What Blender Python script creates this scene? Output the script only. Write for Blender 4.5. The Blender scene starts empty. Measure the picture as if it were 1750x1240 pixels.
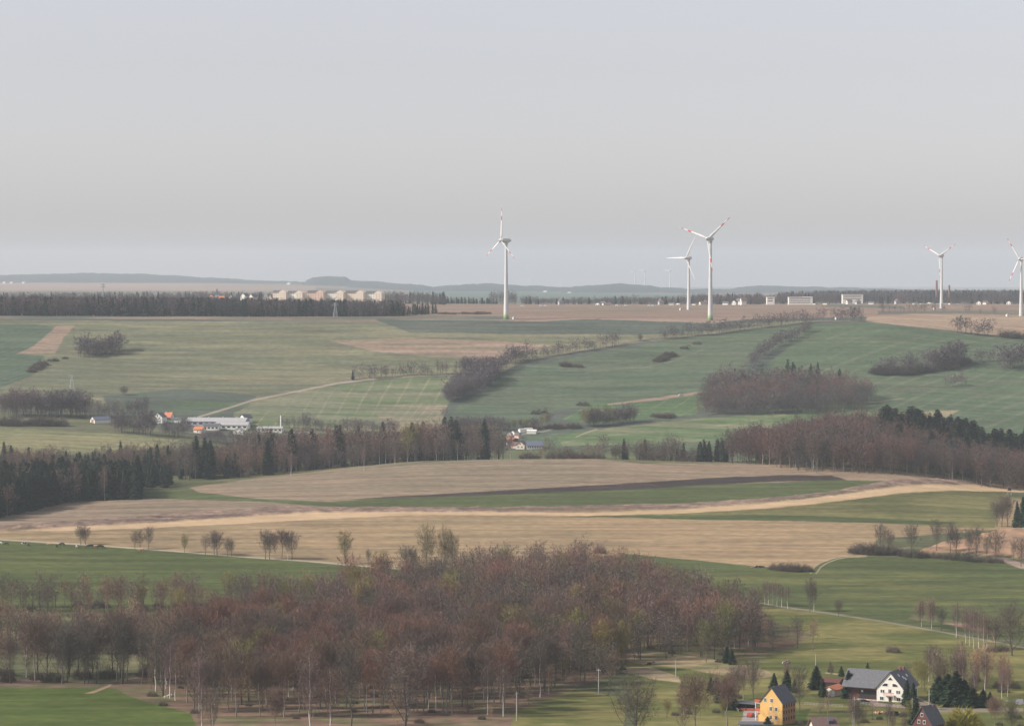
import bpy, math, random
import numpy as np
from mathutils import Matrix, Vector

# ------------------------------------------------------------------ camera, sky, sun, exposure
FPX, CU, CV, V0, CAMZ = 4960.0, 875.0, 620.0, 460.0, 200.0
PITCH = math.atan((CV - V0) / FPX)
scn = bpy.context.scene
cam_d = bpy.data.cameras.new('camera'); cam = bpy.data.objects.new('camera', cam_d)
scn.collection.objects.link(cam); scn.camera = cam
cam_d.sensor_width = 36.0; cam_d.sensor_fit = 'HORIZONTAL'; cam_d.lens = 36.0 * FPX / 1750.0
cam_d.clip_start = 1.0; cam_d.clip_end = 60000.0
cam.location = (0, 0, CAMZ); cam.rotation_euler = (math.pi / 2 - PITCH, 0, 0)

SUN_EL, SUN_AZ = math.radians(37), math.radians(-101)      # azimuth from +Y, clockwise: the sun is to the left
world = bpy.data.worlds.new('World'); scn.world = world; world.use_nodes = True
wn = world.node_tree; wn.nodes.clear()
wo = wn.nodes.new('ShaderNodeOutputWorld'); bg = wn.nodes.new('ShaderNodeBackground'); sky = wn.nodes.new('ShaderNodeTexSky')
sky.sky_type = 'NISHITA'; sky.sun_disc = False; sky.sun_elevation = SUN_EL; sky.sun_rotation = SUN_AZ
sky.altitude = 600; sky.air_density = 1.0; sky.dust_density = 1.6; sky.ozone_density = 1.0
bg.inputs['Strength'].default_value = 0.138
hs = wn.nodes.new('ShaderNodeHueSaturation'); hs.inputs['Saturation'].default_value = 0.32
tn = wn.nodes.new('ShaderNodeMix'); tn.data_type = 'RGBA'; tn.blend_type = 'MULTIPLY'; tn.inputs[0].default_value = 1.0; tn.inputs[7].default_value = (1.01, .965, 1.01, 1)
wn.links.new(sky.outputs[0], hs.inputs['Color']); wn.links.new(hs.outputs[0], tn.inputs[6]); wn.links.new(tn.outputs[2], bg.inputs[0]); wn.links.new(bg.outputs[0], wo.inputs[0])
sd = bpy.data.lights.new('sun', 'SUN'); sun = bpy.data.objects.new('sun', sd); scn.collection.objects.link(sun)
sd.energy = 5.0; sd.angle = math.radians(0.6); sd.color = (1.0, 0.93, 0.84)
sdir = Vector((math.sin(SUN_AZ) * math.cos(SUN_EL), math.cos(SUN_AZ) * math.cos(SUN_EL), math.sin(SUN_EL)))
sun.rotation_euler = sdir.to_track_quat('Z', 'Y').to_euler()
vs = scn.view_settings; vs.view_transform = 'Standard'; vs.look = 'None'; vs.exposure = 0.0; vs.gamma = 1.0
scn.cycles.volume_bounces = 2
HAZE_DENSITY = 5.2e-5
HAZE_COL = (0.825, 0.91, 0.995)

C = scn.collection
rnd = random.Random(7); nrg = np.random.default_rng(11)

# ------------------------------------------------------------------ photo pixel <-> world ray
def level(u, v):
    u = np.asarray(u, float); v = np.asarray(v, float)
    y = FPX * math.cos(PITCH) + (CV - v) * math.sin(PITCH)
    z = -FPX * math.sin(PITCH) + (CV - v) * math.cos(PITCH)
    return CU + FPX * (u - CU) / y, V0 - FPX * z / y
def photo(x, y, zr):
    # world (relative to the camera) -> photo pixel
    d = y * math.cos(PITCH) - zr * math.sin(PITCH)
    w = y * math.sin(PITCH) + zr * math.cos(PITCH)
    return CU + FPX * x / d, CV - FPX * w / d

def pchip(x, Y, xq):
    x = np.asarray(x, float); Y = np.asarray(Y, float); xq = np.asarray(xq, float)
    h = np.diff(x); sh = (-1,) + (1,) * (Y.ndim - 1)
    dl = np.diff(Y, axis=0) / h.reshape(sh)
    d = np.zeros_like(Y)
    w1 = (2 * h[1:] + h[:-1]).reshape(sh); w2 = (h[1:] + 2 * h[:-1]).reshape(sh)
    a, b = dl[:-1], dl[1:]
    ok = (a * b) > 0
    with np.errstate(divide='ignore', invalid='ignore'):
        m = (w1 + w2) / (w1 / a + w2 / b)
    d[1:-1] = np.where(ok, m, 0.0); d[0] = dl[0]; d[-1] = dl[-1]
    i = np.clip(np.searchsorted(x, xq) - 1, 0, len(x) - 2)
    t = ((xq - x[i]) / h[i]).reshape((-1,) + (1,) * (Y.ndim - 1)); H = h[i].reshape(t.shape)
    return ((1 + 2 * t) * (1 - t) ** 2 * Y[i] + t * (1 - t) ** 2 * H * d[i] + t * t * (3 - 2 * t) * Y[i + 1] + t * t * (t - 1) * H * d[i + 1])

# ------------------------------------------------------------------ terrain heights: distance rows x bearing columns (as picture rows they reach)
TU = [-350, 0, 250, 500, 750, 1000, 1250, 1500, 1750, 2100]
TT = {
 500:  None, 
 980:  [1235] * 10,
 1150: [1142] * 10,
 1300: [1068] * 10,
 1500: [985] * 10,
 1620: [936, 936, 936, 936, 936, 936, 938, 938, 940, 940],
 1780: [886, 884, 880, 878, 878, 880, 880, 880, 884, 886],
 1900: [858, 856, 848, 842, 838, 838, 838, 838, 852, 856],
 2000: [835, 830, 828, 818, 810, 806, 812, 806, 833, 838],
 2080: [815, 806, 815, 806, 788, 785, 793, 782, 815, 825],
 2150: [795, 785, 805, 808, 791, 789, 788, 762, 800, 815],
 2220: [775, 768, 785, 801, 793, 790, 792, 764, 797, 810],
 2300: [750, 745, 752, 775, 777, 773, 785, 765, 790, 795],
 2400: [722, 718, 728, 738, 745, 740, 748, 738, 755, 760],
 2550: [678, 676, 682, 687, 692, 692, 692, 690, 700, 705],
 2700: [622, 622, 630, 633, 634, 634, 632, 636, 645, 650],
 2820: [578, 577, 581, 582, 583, 584, 588, 586, 603, 610],
 2940: [546, 546, 547, 548, 547, 547, 549, 550, 572, 580],
 3050: [540, 540, 541, 541, 540, 538, 540, 542, 551, 556],
 3200: [540, 540, 541, 540, 535, 533, 534, 536, 541, 543],
 3400: [541, 541, 541, 539, 531, 529, 529, 530, 532, 533],
 3650: [535, 534, 533, 530, 526, 525, 524, 525, 526, 527],
 4000: [518, 518, 517, 516, 521, 521, 521, 520, 521, 521],
 4600: [514, 514, 513, 514, 518, 519, 519, 517, 517, 517],
 6000: [506, 506, 506, 507, 514, 515, 514, 508, 508, 508],
 8000: [498, 498, 499, 502, 509, 510, 509, 503, 503, 503],
 10500: [490, 490, 490, 491, 500, 501, 502, 500, 500, 500],
 12500: [484, 484, 484, 486, 494, 495, 497, 498, 498, 498],
 14000: [482, 482, 483, 485, 492, 493, 495, 496, 497, 497],
 18000: [483, 483, 484, 486, 492, 493, 495, 496, 497, 497],
 24000: [490] * 10,
}
TD = sorted(TT); rows = []
for d in TD:
    rows.append([-95.0] * 10 if TT[d] is None else [-(v - V0) * d / FPX for v in TT[d]])
TD = [20.0, 250.0] + [float(d) for d in TD]
TZ = np.array([[-40.0] * 10, [-60.0] * 10] + rows)
_dq = np.concatenate([np.arange(40, 4200, 1.0), np.arange(4200, 24000, 20.0)])
_z = pchip(TD, TZ, _dq); _v = (V0 - FPX * _z / _dq[:, None])
_st = np.abs(np.diff(_v[:, 1:9], axis=0)).mean(1)
_st = np.where(_dq[1:] < 930, 0.03 + 0.0 * _st, _st) + np.diff(_dq) * np.where(_dq[1:] < 4200, 0.02, 0.0008)
_cum = np.concatenate([[0], np.cumsum(_st)])
NR = int(_cum[-1] / 1.05)
GD = np.interp(np.linspace(0, _cum[-1], NR), _cum, _dq)
GU = np.concatenate([np.arange(-3400, -350, 50.0), np.arange(-350, -24, 9.0), np.arange(-24, 1774, 1.75), np.arange(1774, 2101, 9.0), np.arange(2140, 5200, 50.0)])
GZ = pchip(TU, pchip(TD, TZ, GD).T, np.clip(GU, -350, 2099)).T                 # rows x cols, relative to the camera
GX = (GU[None, :] - CU) / FPX * GD[:, None]; GY = np.repeat(GD[:, None], len(GU), 1)

def vnoise(x, y, seed=0):
    xi = np.floor(x).astype(np.int64); yi = np.floor(y).astype(np.int64); fx = x - xi; fy = y - yi
    fx = fx * fx * (3 - 2 * fx); fy = fy * fy * (3 - 2 * fy)
    def h(a, b):
        n = (a * 374761393 + b * 668265263 + seed * 974634777) & 0x7fffffff
        n = ((n ^ (n >> 13)) * 1274126177) & 0x7fffffff
        n = ((n ^ (n >> 16)) * 668265263) & 0x7fffffff
        return (n & 0xffff) / 65535.0
    return (h(xi, yi) * (1 - fx) + h(xi + 1, yi) * fx) * (1 - fy) + (h(xi, yi + 1) * (1 - fx) + h(xi + 1, yi + 1) * fx) * fy
def fbm(x, y, seed=0, o=4):
    s = 0; a = 0.5; t = 0
    for k in range(o):
        s = s + a * vnoise(x * 2 ** k, y * 2 ** k, seed + k * 17); t += a; a *= 0.55
    return s / t
GZ = GZ + (fbm(GX / 130, GY / 130, 3, 3) - 0.5) * 1.6 * np.clip(GD / 1500, .5, 1)[:, None]
GV = V0 - FPX * GZ / GY                                     # level picture row of every grid point
PU, PV = photo(GX, GY, GZ)                                  # photo pixel of every grid point

def col_at(ul):
    j = np.clip(np.searchsorted(GU, ul) - 1, 0, len(GU) - 2); t = (ul - GU[j]) / (GU[j + 1] - GU[j]); return j, t
def zrel(x, y):
    ul = CU + FPX * x / y; j, t = col_at(ul)
    i = int(np.clip(np.searchsorted(GD, y) - 1, 0, NR - 2)); w = (y - GD[i]) / (GD[i + 1] - GD[i])
    a = GZ[i, j] * (1 - t) + GZ[i, j + 1] * t; b = GZ[i + 1, j] * (1 - t) + GZ[i + 1, j + 1] * t
    return a * (1 - w) + b * w
def gz(x, y): return CAMZ + zrel(x, y)
def dist_of(u, v, dmin=900.0):
    ul, vl = level(u, v); j, t = col_at(float(ul)); c = GV[:, j] * (1 - t) + GV[:, j + 1] * t
    i0 = int(np.searchsorted(GD, dmin)); k = np.where(c[i0:] <= vl)[0]
    if len(k) == 0: return float(GD[-1])
    k = i0 + int(k[0])
    if k == i0: return float(GD[k])
    w = (c[k - 1] - vl) / (c[k - 1] - c[k] + 1e-9); return float(GD[k - 1] + w * (GD[k] - GD[k - 1]))
def at(u, v, dmin=900.0):
    """world ground point seen at photo pixel (u, v)"""
    d = dist_of(u, v, dmin); ul, _ = level(u, v); x = (float(ul) - CU) / FPX * d
    return Vector((x, d, gz(x, d)))
def at_d(u, d):
    x = (u - CU) / FPX * d; return Vector((x, d, gz(x, d)))

# ------------------------------------------------------------------ object helpers
def tag(o, label=None, cat=None, group=None, kind=None):
    if label: o['label'] = label
    if cat: o['category'] = cat
    if group: o['group'] = group
    if kind: o['kind'] = kind
    return o
def thing(name, label, cat, loc=(0, 0, 0), rz=0.0, group=None):
    o = bpy.data.objects.new(name, None); o.empty_display_size = 1.0; C.objects.link(o)
    o.location = loc; o.rotation_euler = (0, 0, rz); return tag(o, label, cat, group)
def link(name, me, parent=None):
    o = bpy.data.objects.new(name, me); C.objects.link(o)
    if parent: o.parent = parent
    return o
def copy_tree(o, parent=None):
    c = o.copy(); C.objects.link(c); c.parent = parent
    for ch in list(o.children): copy_tree(ch, c)
    return c
def np_mesh(name, V, T, mats, mi=None, attrs=None, smooth=False):
    """triangle or quad mesh from arrays"""
    me = bpy.data.meshes.new(name); V = np.ascontiguousarray(V, np.float32); T = np.ascontiguousarray(T, np.int32); n, k = T.shape
    me.vertices.add(len(V)); me.vertices.foreach_set('co', V.ravel())
    me.loops.add(n * k); me.loops.foreach_set('vertex_index', T.ravel())
    me.polygons.add(n); me.polygons.foreach_set('loop_start', np.arange(0, n * k, k, dtype=np.int32))
    for m in mats: me.materials.append(m)
    if mi is not None: me.polygons.foreach_set('material_index', np.ascontiguousarray(mi, np.int32))
    me.polygons.foreach_set('use_smooth', np.full(n, smooth))
    for an, av in (attrs or {}).items():
        a = me.attributes.new(an, 'FLOAT_COLOR', 'POINT'); a.data.foreach_set('color', np.ascontiguousarray(av, np.float32).ravel())
    me.update(); return me

class MB:
    def __init__(s): s.v = []; s.f = []; s.m = []
    def add(s, vs, fs, m=0):
        b = len(s.v); s.v += [tuple(p) for p in vs]; s.f += [tuple(b + i for i in f) for f in fs]; s.m += [m] * len(fs); return s
    def box(s, x0, x1, y0, y1, z0, z1, m=0):
        return s.add([(x0, y0, z0), (x1, y0, z0), (x1, y1, z0), (x0, y1, z0), (x0, y0, z1), (x1, y0, z1), (x1, y1, z1), (x0, y1, z1)],
                     [(0, 3, 2, 1), (4, 5, 6, 7), (0, 1, 5, 4), (1, 2, 6, 5), (2, 3, 7, 6), (3, 0, 4, 7)], m)
    def prism(s, prof, y0, y1, m=0):
        """profile in x,z pulled along y"""
        n = len(prof); vs = [(x, y0, z) for x, z in prof] + [(x, y1, z) for x, z in prof]
        fs = [tuple(range(n)), tuple(range(2 * n - 1, n - 1, -1))] + [(i + n, (i + 1) % n + n, (i + 1) % n, i) for i in range(n)]
        return s.add(vs, fs, m)
    def tube(s, pts, rad, n=6, m=0, cap=True):
        pts = [Vector(p) for p in pts]; rings = []
        for i, p in enumerate(pts):
            d = (pts[min(i + 1, len(pts) - 1)] - pts[max(i - 1, 0)]).normalized()
            a = Vector((0, 0, 1)) if abs(d.z) < .9 else Vector((1, 0, 0)); e = d.cross(a).normalized(); g = d.cross(e)
            r = rad[i] if hasattr(rad, '__len__') else rad
            rings.append([p + (e * math.cos(2 * math.pi * k / n) + g * math.sin(2 * math.pi * k / n)) * r for k in range(n)])
        vs = [q for r in rings for q in r]; fs = []
        for i in range(len(pts) - 1):
            for k in range(n): fs.append((i * n + k, i * n + (k + 1) % n, (i + 1) * n + (k + 1) % n, (i + 1) * n + k))
        if cap: fs.append(tuple(range(n - 1, -1, -1))); fs.append(tuple((len(pts) - 1) * n + k for k in range(n)))
        return s.add(vs, fs, m)
    def build(s, name, mats, parent=None, smooth=False):
        me = bpy.data.meshes.new(name); me.from_pydata(s.v, [], s.f)
        for m in (mats if isinstance(mats, (list, tuple)) else [mats]): me.materials.append(m)
        me.polygons.foreach_set('material_index', s.m)
        if smooth: me.polygons.foreach_set('use_smooth', [True] * len(s.f))
        me.update(); return link(name, me, parent)

# ------------------------------------------------------------------ materials
def new_mat(name):
    m = bpy.data.materials.new(name); m.use_nodes = True; nt = m.node_tree; nt.nodes.clear()
    out = nt.nodes.new('ShaderNodeOutputMaterial'); b = nt.nodes.new('ShaderNodeBsdfPrincipled'); nt.links.new(b.outputs[0], out.inputs[0])
    return m, nt, b
def noise_node(nt, scale, detail=4, coord='Object', stretch=None):
    tc = nt.nodes.new('ShaderNodeTexCoord'); nz = nt.nodes.new('ShaderNodeTexNoise'); nz.inputs['Scale'].default_value = scale; nz.inputs['Detail'].default_value = detail
    if stretch:
        mp = nt.nodes.new('ShaderNodeMapping'); mp.inputs['Scale'].default_value = stretch; nt.links.new(tc.outputs[coord], mp.inputs[0]); nt.links.new(mp.outputs[0], nz.inputs['Vector'])
    else: nt.links.new(tc.outputs[coord], nz.inputs['Vector'])
    return nz
def ramp(nt, src, a, b, lo=0.3, hi=0.7):
    r = nt.nodes.new('ShaderNodeValToRGB'); r.color_ramp.elements[0].position = lo; r.color_ramp.elements[1].position = hi
    r.color_ramp.elements[0].color = (*a, 1); r.color_ramp.elements[1].color = (*b, 1); nt.links.new(src, r.inputs[0]); return r
def mix_mul(nt, a, b):
    m = nt.nodes.new('ShaderNodeMix'); m.data_type = 'RGBA'; m.blend_type = 'MULTIPLY'; m.inputs[0].default_value = 1.0
    nt.links.new(a, m.inputs[6]); nt.links.new(b, m.inputs[7]); return m.outputs[2]
def paint(name, col, rough=0.7, scale=1.5, var=0.12, stretch=None, bump=0.0):
    m, nt, b = new_mat(name); nz = noise_node(nt, scale, 5, 'Object', stretch)
    r = ramp(nt, nz.outputs[0], [c * (1 - var) for c in col], [min(1, c * (1 + var)) for c in col])
    nt.links.new(r.outputs[0], b.inputs['Base Color']); b.inputs['Roughness'].default_value = rough
    if bump:
        bp = nt.nodes.new('ShaderNodeBump'); bp.inputs['Distance'].default_value = bump; nt.links.new(nz.outputs[0], bp.inputs['Height']); nt.links.new(bp.outputs[0], b.inputs['Normal'])
    return m
def ground_mat(name, fine, rough=0.95):
    """field colour carried by the surface, broken up by soil and sward noise in world space"""
    m, nt, b = new_mat(name); at_ = nt.nodes.new('ShaderNodeAttribute'); at_.attribute_name = 'Col'
    g = nt.nodes.new('ShaderNodeNewGeometry')
    def nz(scale, det, sx=1):
        mp = nt.nodes.new('ShaderNodeMapping'); mp.inputs['Scale'].default_value = (sx, 1, 1); n = nt.nodes.new('ShaderNodeTexNoise')
        n.inputs['Scale'].default_value = scale; n.inputs['Detail'].default_value = det; nt.links.new(g.outputs['Position'], mp.inputs[0]); nt.links.new(mp.outputs[0], n.inputs['Vector']); return n.outputs[0]
    a = ramp(nt, nz(1 / 11.0, 6, .13), (1 - fine,) * 3, (1 + fine, 1 + fine * .97, 1 + fine * .9), .34, .66)
    c = ramp(nt, nz(1 / 6.0, 4), (1 - fine * .8,) * 3, (1 + fine * .8,) * 3, .3, .7)
    o = mix_mul(nt, mix_mul(nt, at_.outputs['Color'], a.outputs[0]), c.outputs[0])
    nt.links.new(o, b.inputs['Base Color']); b.inputs['Roughness'].default_value = rough; b.inputs['Specular IOR Level'].default_value = 0.1
    return m
def twig_mat(name, col, col2, rough=0.85):
    """bark and twig colour: per-tree tint attribute, per-object and per-twig variation"""
    m, nt, b = new_mat(name); g = nt.nodes.new('ShaderNodeNewGeometry'); oi = nt.nodes.new('ShaderNodeObjectInfo')
    a_ = nt.nodes.new('ShaderNodeAttribute'); a_.attribute_name = 'Tint'
    r1 = ramp(nt, g.outputs['Random Per Island'], col, col2, 0, 1)
    r2 = ramp(nt, oi.outputs['Random'], (.80, .84, .80), (1.22, 1.12, 1.16), 0, 1)
    o = mix_mul(nt, mix_mul(nt, r1.outputs[0], r2.outputs[0]), a_.outputs['Color'])
    nt.links.new(o, b.inputs['Base Color']); b.inputs['Roughness'].default_value = rough; b.inputs['Specular IOR Level'].default_value = 0.15
    return m
# ------------------------------------------------------------------ fields: outlines of the ground cover
GRN = (0.102, 0.113, 0.062); GRN2 = (0.127, 0.128, 0.076); MID = (0.092, 0.113, 0.082); MID2 = (0.125, 0.132, 0.098)
TAN = (.36, .255, .145); TAN2 = (.30, .22, .125); SAND = (.60, .43, .26); SOILP = (.26, .175, .13); DRY = (.25, .215, .115)
NEARR = (0, 2128); FARR = (2128, 1e9)
FIELDS = []   # name, outline, colour a, colour b, patch size, share, range, stripes (heading deg, spacing, width, strength, colour)
def F(name, poly, a, b=None, size=60, share=.5, rng=NEARR, stripes=None, rise=0.0): FIELDS.append((name, poly, a, b or a, size, share, rng, stripes, rise))
# far plateau and beyond
F('far_fields', [(-900, 440), (2700, 440), (2700, 540), (-900, 540)], (0.148, 0.150, 0.122), (.24, .20, .15), 700, .5, (3500, 1e9))
F('far_fields', [(-900, 481), (330, 484), (540, 489), (540, 499), (300, 497), (-900, 499)], (.33, .25, .19), (.28, .22, .17), 500, .5, (3500, 1e9))
F('far_fields', [(700, 496), (1000, 500), (1230, 504), (1230, 520), (700, 516)], (0.105, 0.150, 0.113), (0.132, 0.167, 0.133), 500, .4, (3500, 1e9))
F('crop_field', [(-900, 541), (2700, 541), (2700, 860), (-900, 860)], MID, MID2, 90, .45, (2128, 3560))
F('brown_field', [(690, 515), (2700, 515), (2700, 552), (1750, 547), (1480, 541), (1290, 545), (1210, 550), (1000, 545), (900, 549), (690, 545)], (.29, .20, .155), (.235, .18, .13), 120, .5, (2700, 4100), (86, 60, .25, .3, (.2, .17, .11)))
F('brown_field', [(-900, 539), (700, 538), (870, 541), (870, 550), (560, 549), (300, 545), (-900, 546)], (.26, .20, .15), MID2, 120, .45, (2700, 4100))
F('tan_field', [(1482, 541), (1570, 536), (1750, 539), (2700, 545), (2700, 600), (1750, 578), (1600, 562), (1480, 549)], (.40, .29, .20), (.36, .26, .18), 90, .5, (2700, 4100))
F('meadow', [(1500, 531), (1750, 530), (2700, 532), (2700, 541), (1750, 539), (1600, 535), (1500, 537)], (0.136, 0.132, 0.103), (.2, .17, .12), 60, .5, (2700, 4300))
F('meadow', [(1420, 520), (1545, 523), (1545, 527), (1400, 524)], (0.131, 0.141, 0.103), None, 60, .5, (3300, 4300))
F('dirt_track', [(690, 546), (900, 548), (1000, 543), (1215, 549), (1300, 541), (1300, 543), (1215, 552), (1000, 545), (900, 550), (690, 548)], (.34, .25, .19), None, 60, .5, (2700, 4100))
# big slope, left and middle
F('crop_field', [(-900, 546), (560, 549), (900, 551), (1215, 553), (1400, 548), (1330, 560), (1100, 580), (900, 615), (840, 645), (760, 640), (600, 652), (430, 690), (380, 705), (200, 700), (-900, 715)],
  (0.149, 0.162, 0.091), (.215, .205, .125), 60, .40, FARR, (84, 22, .4, .5, (.26, .22, .14)))
F('crop_field', [(640, 545), (1215, 553), (1330, 556), (1100, 572), (870, 570), (700, 568)], MID, MID2, 60, .3, FARR)
F('crop_field', [(560, 582), (700, 577), (860, 583), (940, 590), (860, 614), (740, 610), (640, 600)], (.31, .225, .165), (.25, .21, .14), 45, .4, FARR)
F('crop_field', [(-900, 556), (60, 554), (97, 559), (60, 590), (30, 604), (75, 608), (60, 640), (0, 662), (-900, 690)], (.080, .118, .068), (.100, .140, .080), 50, .5, FARR, (20, 9, .4, .5, (.15, .17, .11)))
F('brown_field', [(97, 556), (128, 556), (108, 578), (95, 603), (28, 604), (60, 590)], (.33, .235, .17), (.29, .22, .16), 40, .5, FARR)
F('crop_field', [(175, 676), (320, 664), (440, 676), (425, 690), (375, 708), (190, 705)], MID, (0.097, 0.146, 0.066), 50, .5, FARR)
F('tramlined_field', [(400, 706), (430, 690), (520, 668), (600, 655), (700, 645), (790, 643), (800, 660), (765, 690), (750, 735), (400, 745)], (0.135, 0.178, 0.079), (.215, .215, .135), 60, .5, FARR, (5, 15.5, .16, .5, (.34, .30, .19)))
F('tramlined_field', [(640, 700), (700, 688), (765, 690), (750, 735), (660, 735)], (.29, .235, .16), (.2, .2, .125), 30, .6, FARR, (7, 7, .25, .5, (.36, .29, .2)))
F('crop_field', [(775, 700), (840, 655), (880, 632), (1000, 605), (1150, 580), (1400, 548), (1380, 575), (1290, 610), (1220, 660), (1215, 668), (1100, 690), (960, 700), (870, 730), (760, 735)],
  (0.093, 0.133, 0.074), (0.113, 0.147, 0.082), 60, .5, FARR, (54, 17, .35, .4, (0.157, 0.154, 0.123)))
F('crop_field', [(1290, 640), (1390, 556), (1480, 550), (1600, 563), (1750, 580), (2700, 620), (2700, 900), (1750, 800), (1490, 720), (1200, 712), (900, 745), (905, 770), (1500, 800)],
  (0.099, 0.143, 0.074), (0.122, 0.152, 0.082), 70, .4, FARR, (32, 20, .30, .42, (.22, .22, .14)))
F('crop_field', [(950, 745), (1100, 722), (1300, 708), (1500, 703), (1640, 700), (1500, 722), (1250, 752), (960, 762)], (0.118, 0.183, 0.071), (.21, .22, .12), 45, .5, FARR, (48, 34, .25, .5, (.3, .26, .17)))
F('crop_field', [(1560, 706), (1640, 700), (1620, 712), (1580, 716)], (.30, .25, .16), None, 30, .5, FARR)
F('tramlined_field', [(1010, 690), (1215, 672), (1190, 708), (1010, 724), (960, 716)], (0.093, 0.157, 0.064), (0.110, 0.167, 0.071), 50, .5, FARR, (12, 17, .12, .6, (.28, .25, .17)))
F('dirt_track', [(1038, 690), (1130, 678), (1217, 666), (1217, 669), (1130, 683), (1040, 692)], (.36, .25, .185), (.3, .22, .16), 10, .4, FARR)
F('meadow', [(1490, 672), (1560, 660), (1700, 655), (1750, 648), (1750, 652), (1600, 665), (1500, 676)], (.16, .15, .105), (0.126, 0.152, 0.087), 20, .6, FARR)
F('meadow', [(-900, 700), (150, 706), (330, 745), (380, 760), (500, 790), (-900, 820)], (0.131, 0.143, 0.066), (.15, .15, .09), 40, .5, FARR)
F('bright_meadow', [(-900, 729), (0, 730), (110, 735), (200, 741), (310, 751), (270, 765), (160, 775), (60, 778), (-900, 775)], (0.196, 0.198, 0.102), (.26, .24, .125), 60, .45, (2100, 1e9))
F('meadow', [(430, 812), (560, 785), (700, 778), (870, 770), (1000, 772), (1240, 778), (1240, 815), (860, 800), (600, 815)], (0.111, 0.143, 0.055), (0.145, 0.162, 0.063), 40, .5, FARR)
# near valley floor, base cover
F('meadow', [(-900, 700), (2700, 700), (2700, 6000), (-900, 6000)], (0.118, 0.123, 0.064), DRY, 50, .4)
F('tan_field', [(-900, 905), (0, 882), (120, 858), (235, 853), (450, 858), (600, 868), (850, 866), (1200, 860), (1440, 855), (2000, 850), (2100, 905), (1700, 905), (1500, 920), (1478, 946), (1430, 952), (1400, 963), (1383, 974), (1320, 969),
  (1180, 956), (1060, 944), (960, 980), (620, 967), (430, 951), (160, 932), (-900, 870)], TAN, TAN2, 120, .5, NEARR, (84, 13, .35, .42, (.255, .205, .12)))
F('tan_field', [(322, 833), (430, 818), (600, 799), (730, 787), (860, 780), (1000, 782), (1100, 792), (1250, 791), (1500, 800), (1760, 828), (2000, 845), (1700, 838), (1440, 820), (1200, 828), (900, 840), (610, 856), (560, 858), (440, 853), (340, 841)],
  (.315, .225, .155), (.255, .20, .135), 120, .5, (0, 2140), (81, 15, .35, .42, (.19, .18, .105)))
F('meadow', [(500, 812), (640, 798), (760, 785), (870, 776), (960, 778), (860, 782), (730, 790), (600, 802), (430, 820)], (0.107, 0.132, 0.065), None, 40, .5, (2060, 1e9))
F('grass_strip', [(180, 828), (320, 838), (440, 852), (560, 857), (640, 852), (900, 842), (1200, 829), (1420, 820), (1515, 821), (1420, 842), (1300, 854), (1150, 862), (850, 868), (690, 869), (570, 866), (450, 857), (240, 851), (180, 850)], (0.095, 0.114, 0.041), (0.107, 0.125, 0.050), 60, .5)
F('ploughed_strip', [(590, 853), (740, 844.5), (900, 835), (1060, 826), (1210, 816.5), (1330, 811.5), (1420, 812), (1450, 820), (1330, 822), (1200, 829), (1060, 837), (900, 843), (740, 849)], (.045, .034, .031), (.06, .045, .04), 30, .5)
F('brown_field', [(-900, 895), (0, 882), (120, 857), (240, 851), (450, 857), (600, 869), (480, 873), (300, 885), (100, 897), (0, 903), (-900, 915)], (.285, .215, .15), (.25, .195, .135), 70, .5)
F('earth_bank', [(-900, 905), (0, 899), (100, 893), (250, 883), (400, 872), (500, 866), (600, 868), (850, 868), (1150, 862), (1300, 854), (1420, 841), (1520, 822), (1600, 820), (1720, 824), (1760, 832), (2000, 840), (2000, 850), (1735, 834), (1700, 829), (1560, 829), (1430, 845),
  (1300, 860), (1150, 871), (850, 876), (600, 876), (430, 883), (250, 896), (100, 903), (0, 907), (-900, 915)], (.19, .135, .105), (.27, .19, .145), 6, .5, NEARR, None, 1.5)
F('sandy_track', [(30, 907), (130, 901), (260, 895), (430, 883), (520, 877), (700, 876), (1000, 876), (1160, 871), (1300, 861), (1430, 846), (1560, 829), (1700, 829), (1722, 829), (1737, 823), (1760, 824), (2000, 838), (2000, 850), (1720, 840), (1620, 838), (1540, 842), (1440, 855), (1300, 869), (1160, 877),
  (1000, 880), (700, 880), (560, 886), (430, 893), (260, 902), (120, 907)], SAND, (.55, .395, .235), 14, .5)
F('meadow', [(960, 882), (1160, 877), (1300, 870), (1440, 856), (1540, 843), (1620, 839), (1730, 841), (1712, 865), (1700, 902), (1620, 900), (1500, 893), (1300, 889), (1120, 885)], (0.126, 0.125, 0.050), (0.202, 0.181, 0.077), 60, .5, NEARR, (86, 26, .3, .35, (0.224, 0.189, 0.081)))
F('grass_strip', [(960, 882), (1100, 880), (1330, 879), (1500, 885), (1640, 892), (1600, 896), (1400, 890), (1200, 888), (1080, 884)], (0.086, 0.106, 0.040), None, 30, .5)
F('pasture', [(-900, 868), (0, 923), (160, 933), (300, 943), (430, 953), (620, 969), (760, 975), (700, 1050), (-900, 1060)], (0.090, 0.110, 0.034), (0.111, 0.125, 0.042), 45, .5, NEARR, (86, 14, .3, .25, (.13, .14, .055)))
F('meadow', [(1056, 944), (1180, 956), (1320, 970), (1382, 976), (1400, 966), (1430, 954), (1470, 950), (1600, 955), (1700, 962), (1800, 975), (2700, 1000), (2700, 1120), (1750, 1095), (1600, 1072), (1440, 1048), (1310, 1030), (1100, 1010)], (0.095, 0.114, 0.041), (0.146, 0.150, 0.053), 60, .4)
F('meadow', [(1300, 1036), (1440, 1052), (1600, 1077), (1750, 1106), (2700, 1150), (2700, 1300), (1100, 1300), (1060, 1110), (1200, 1120), (1310, 1130)], (0.133, 0.142, 0.045), (0.232, 0.202, 0.077), 34, .5)
F('dry_grass', [(1075, 1110), (1160, 1116), (1300, 1140), (1330, 1155), (1280, 1160), (1160, 1140), (1075, 1132)], (.30, .235, .135), (.2, .19, .09), 14, .4)
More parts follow.
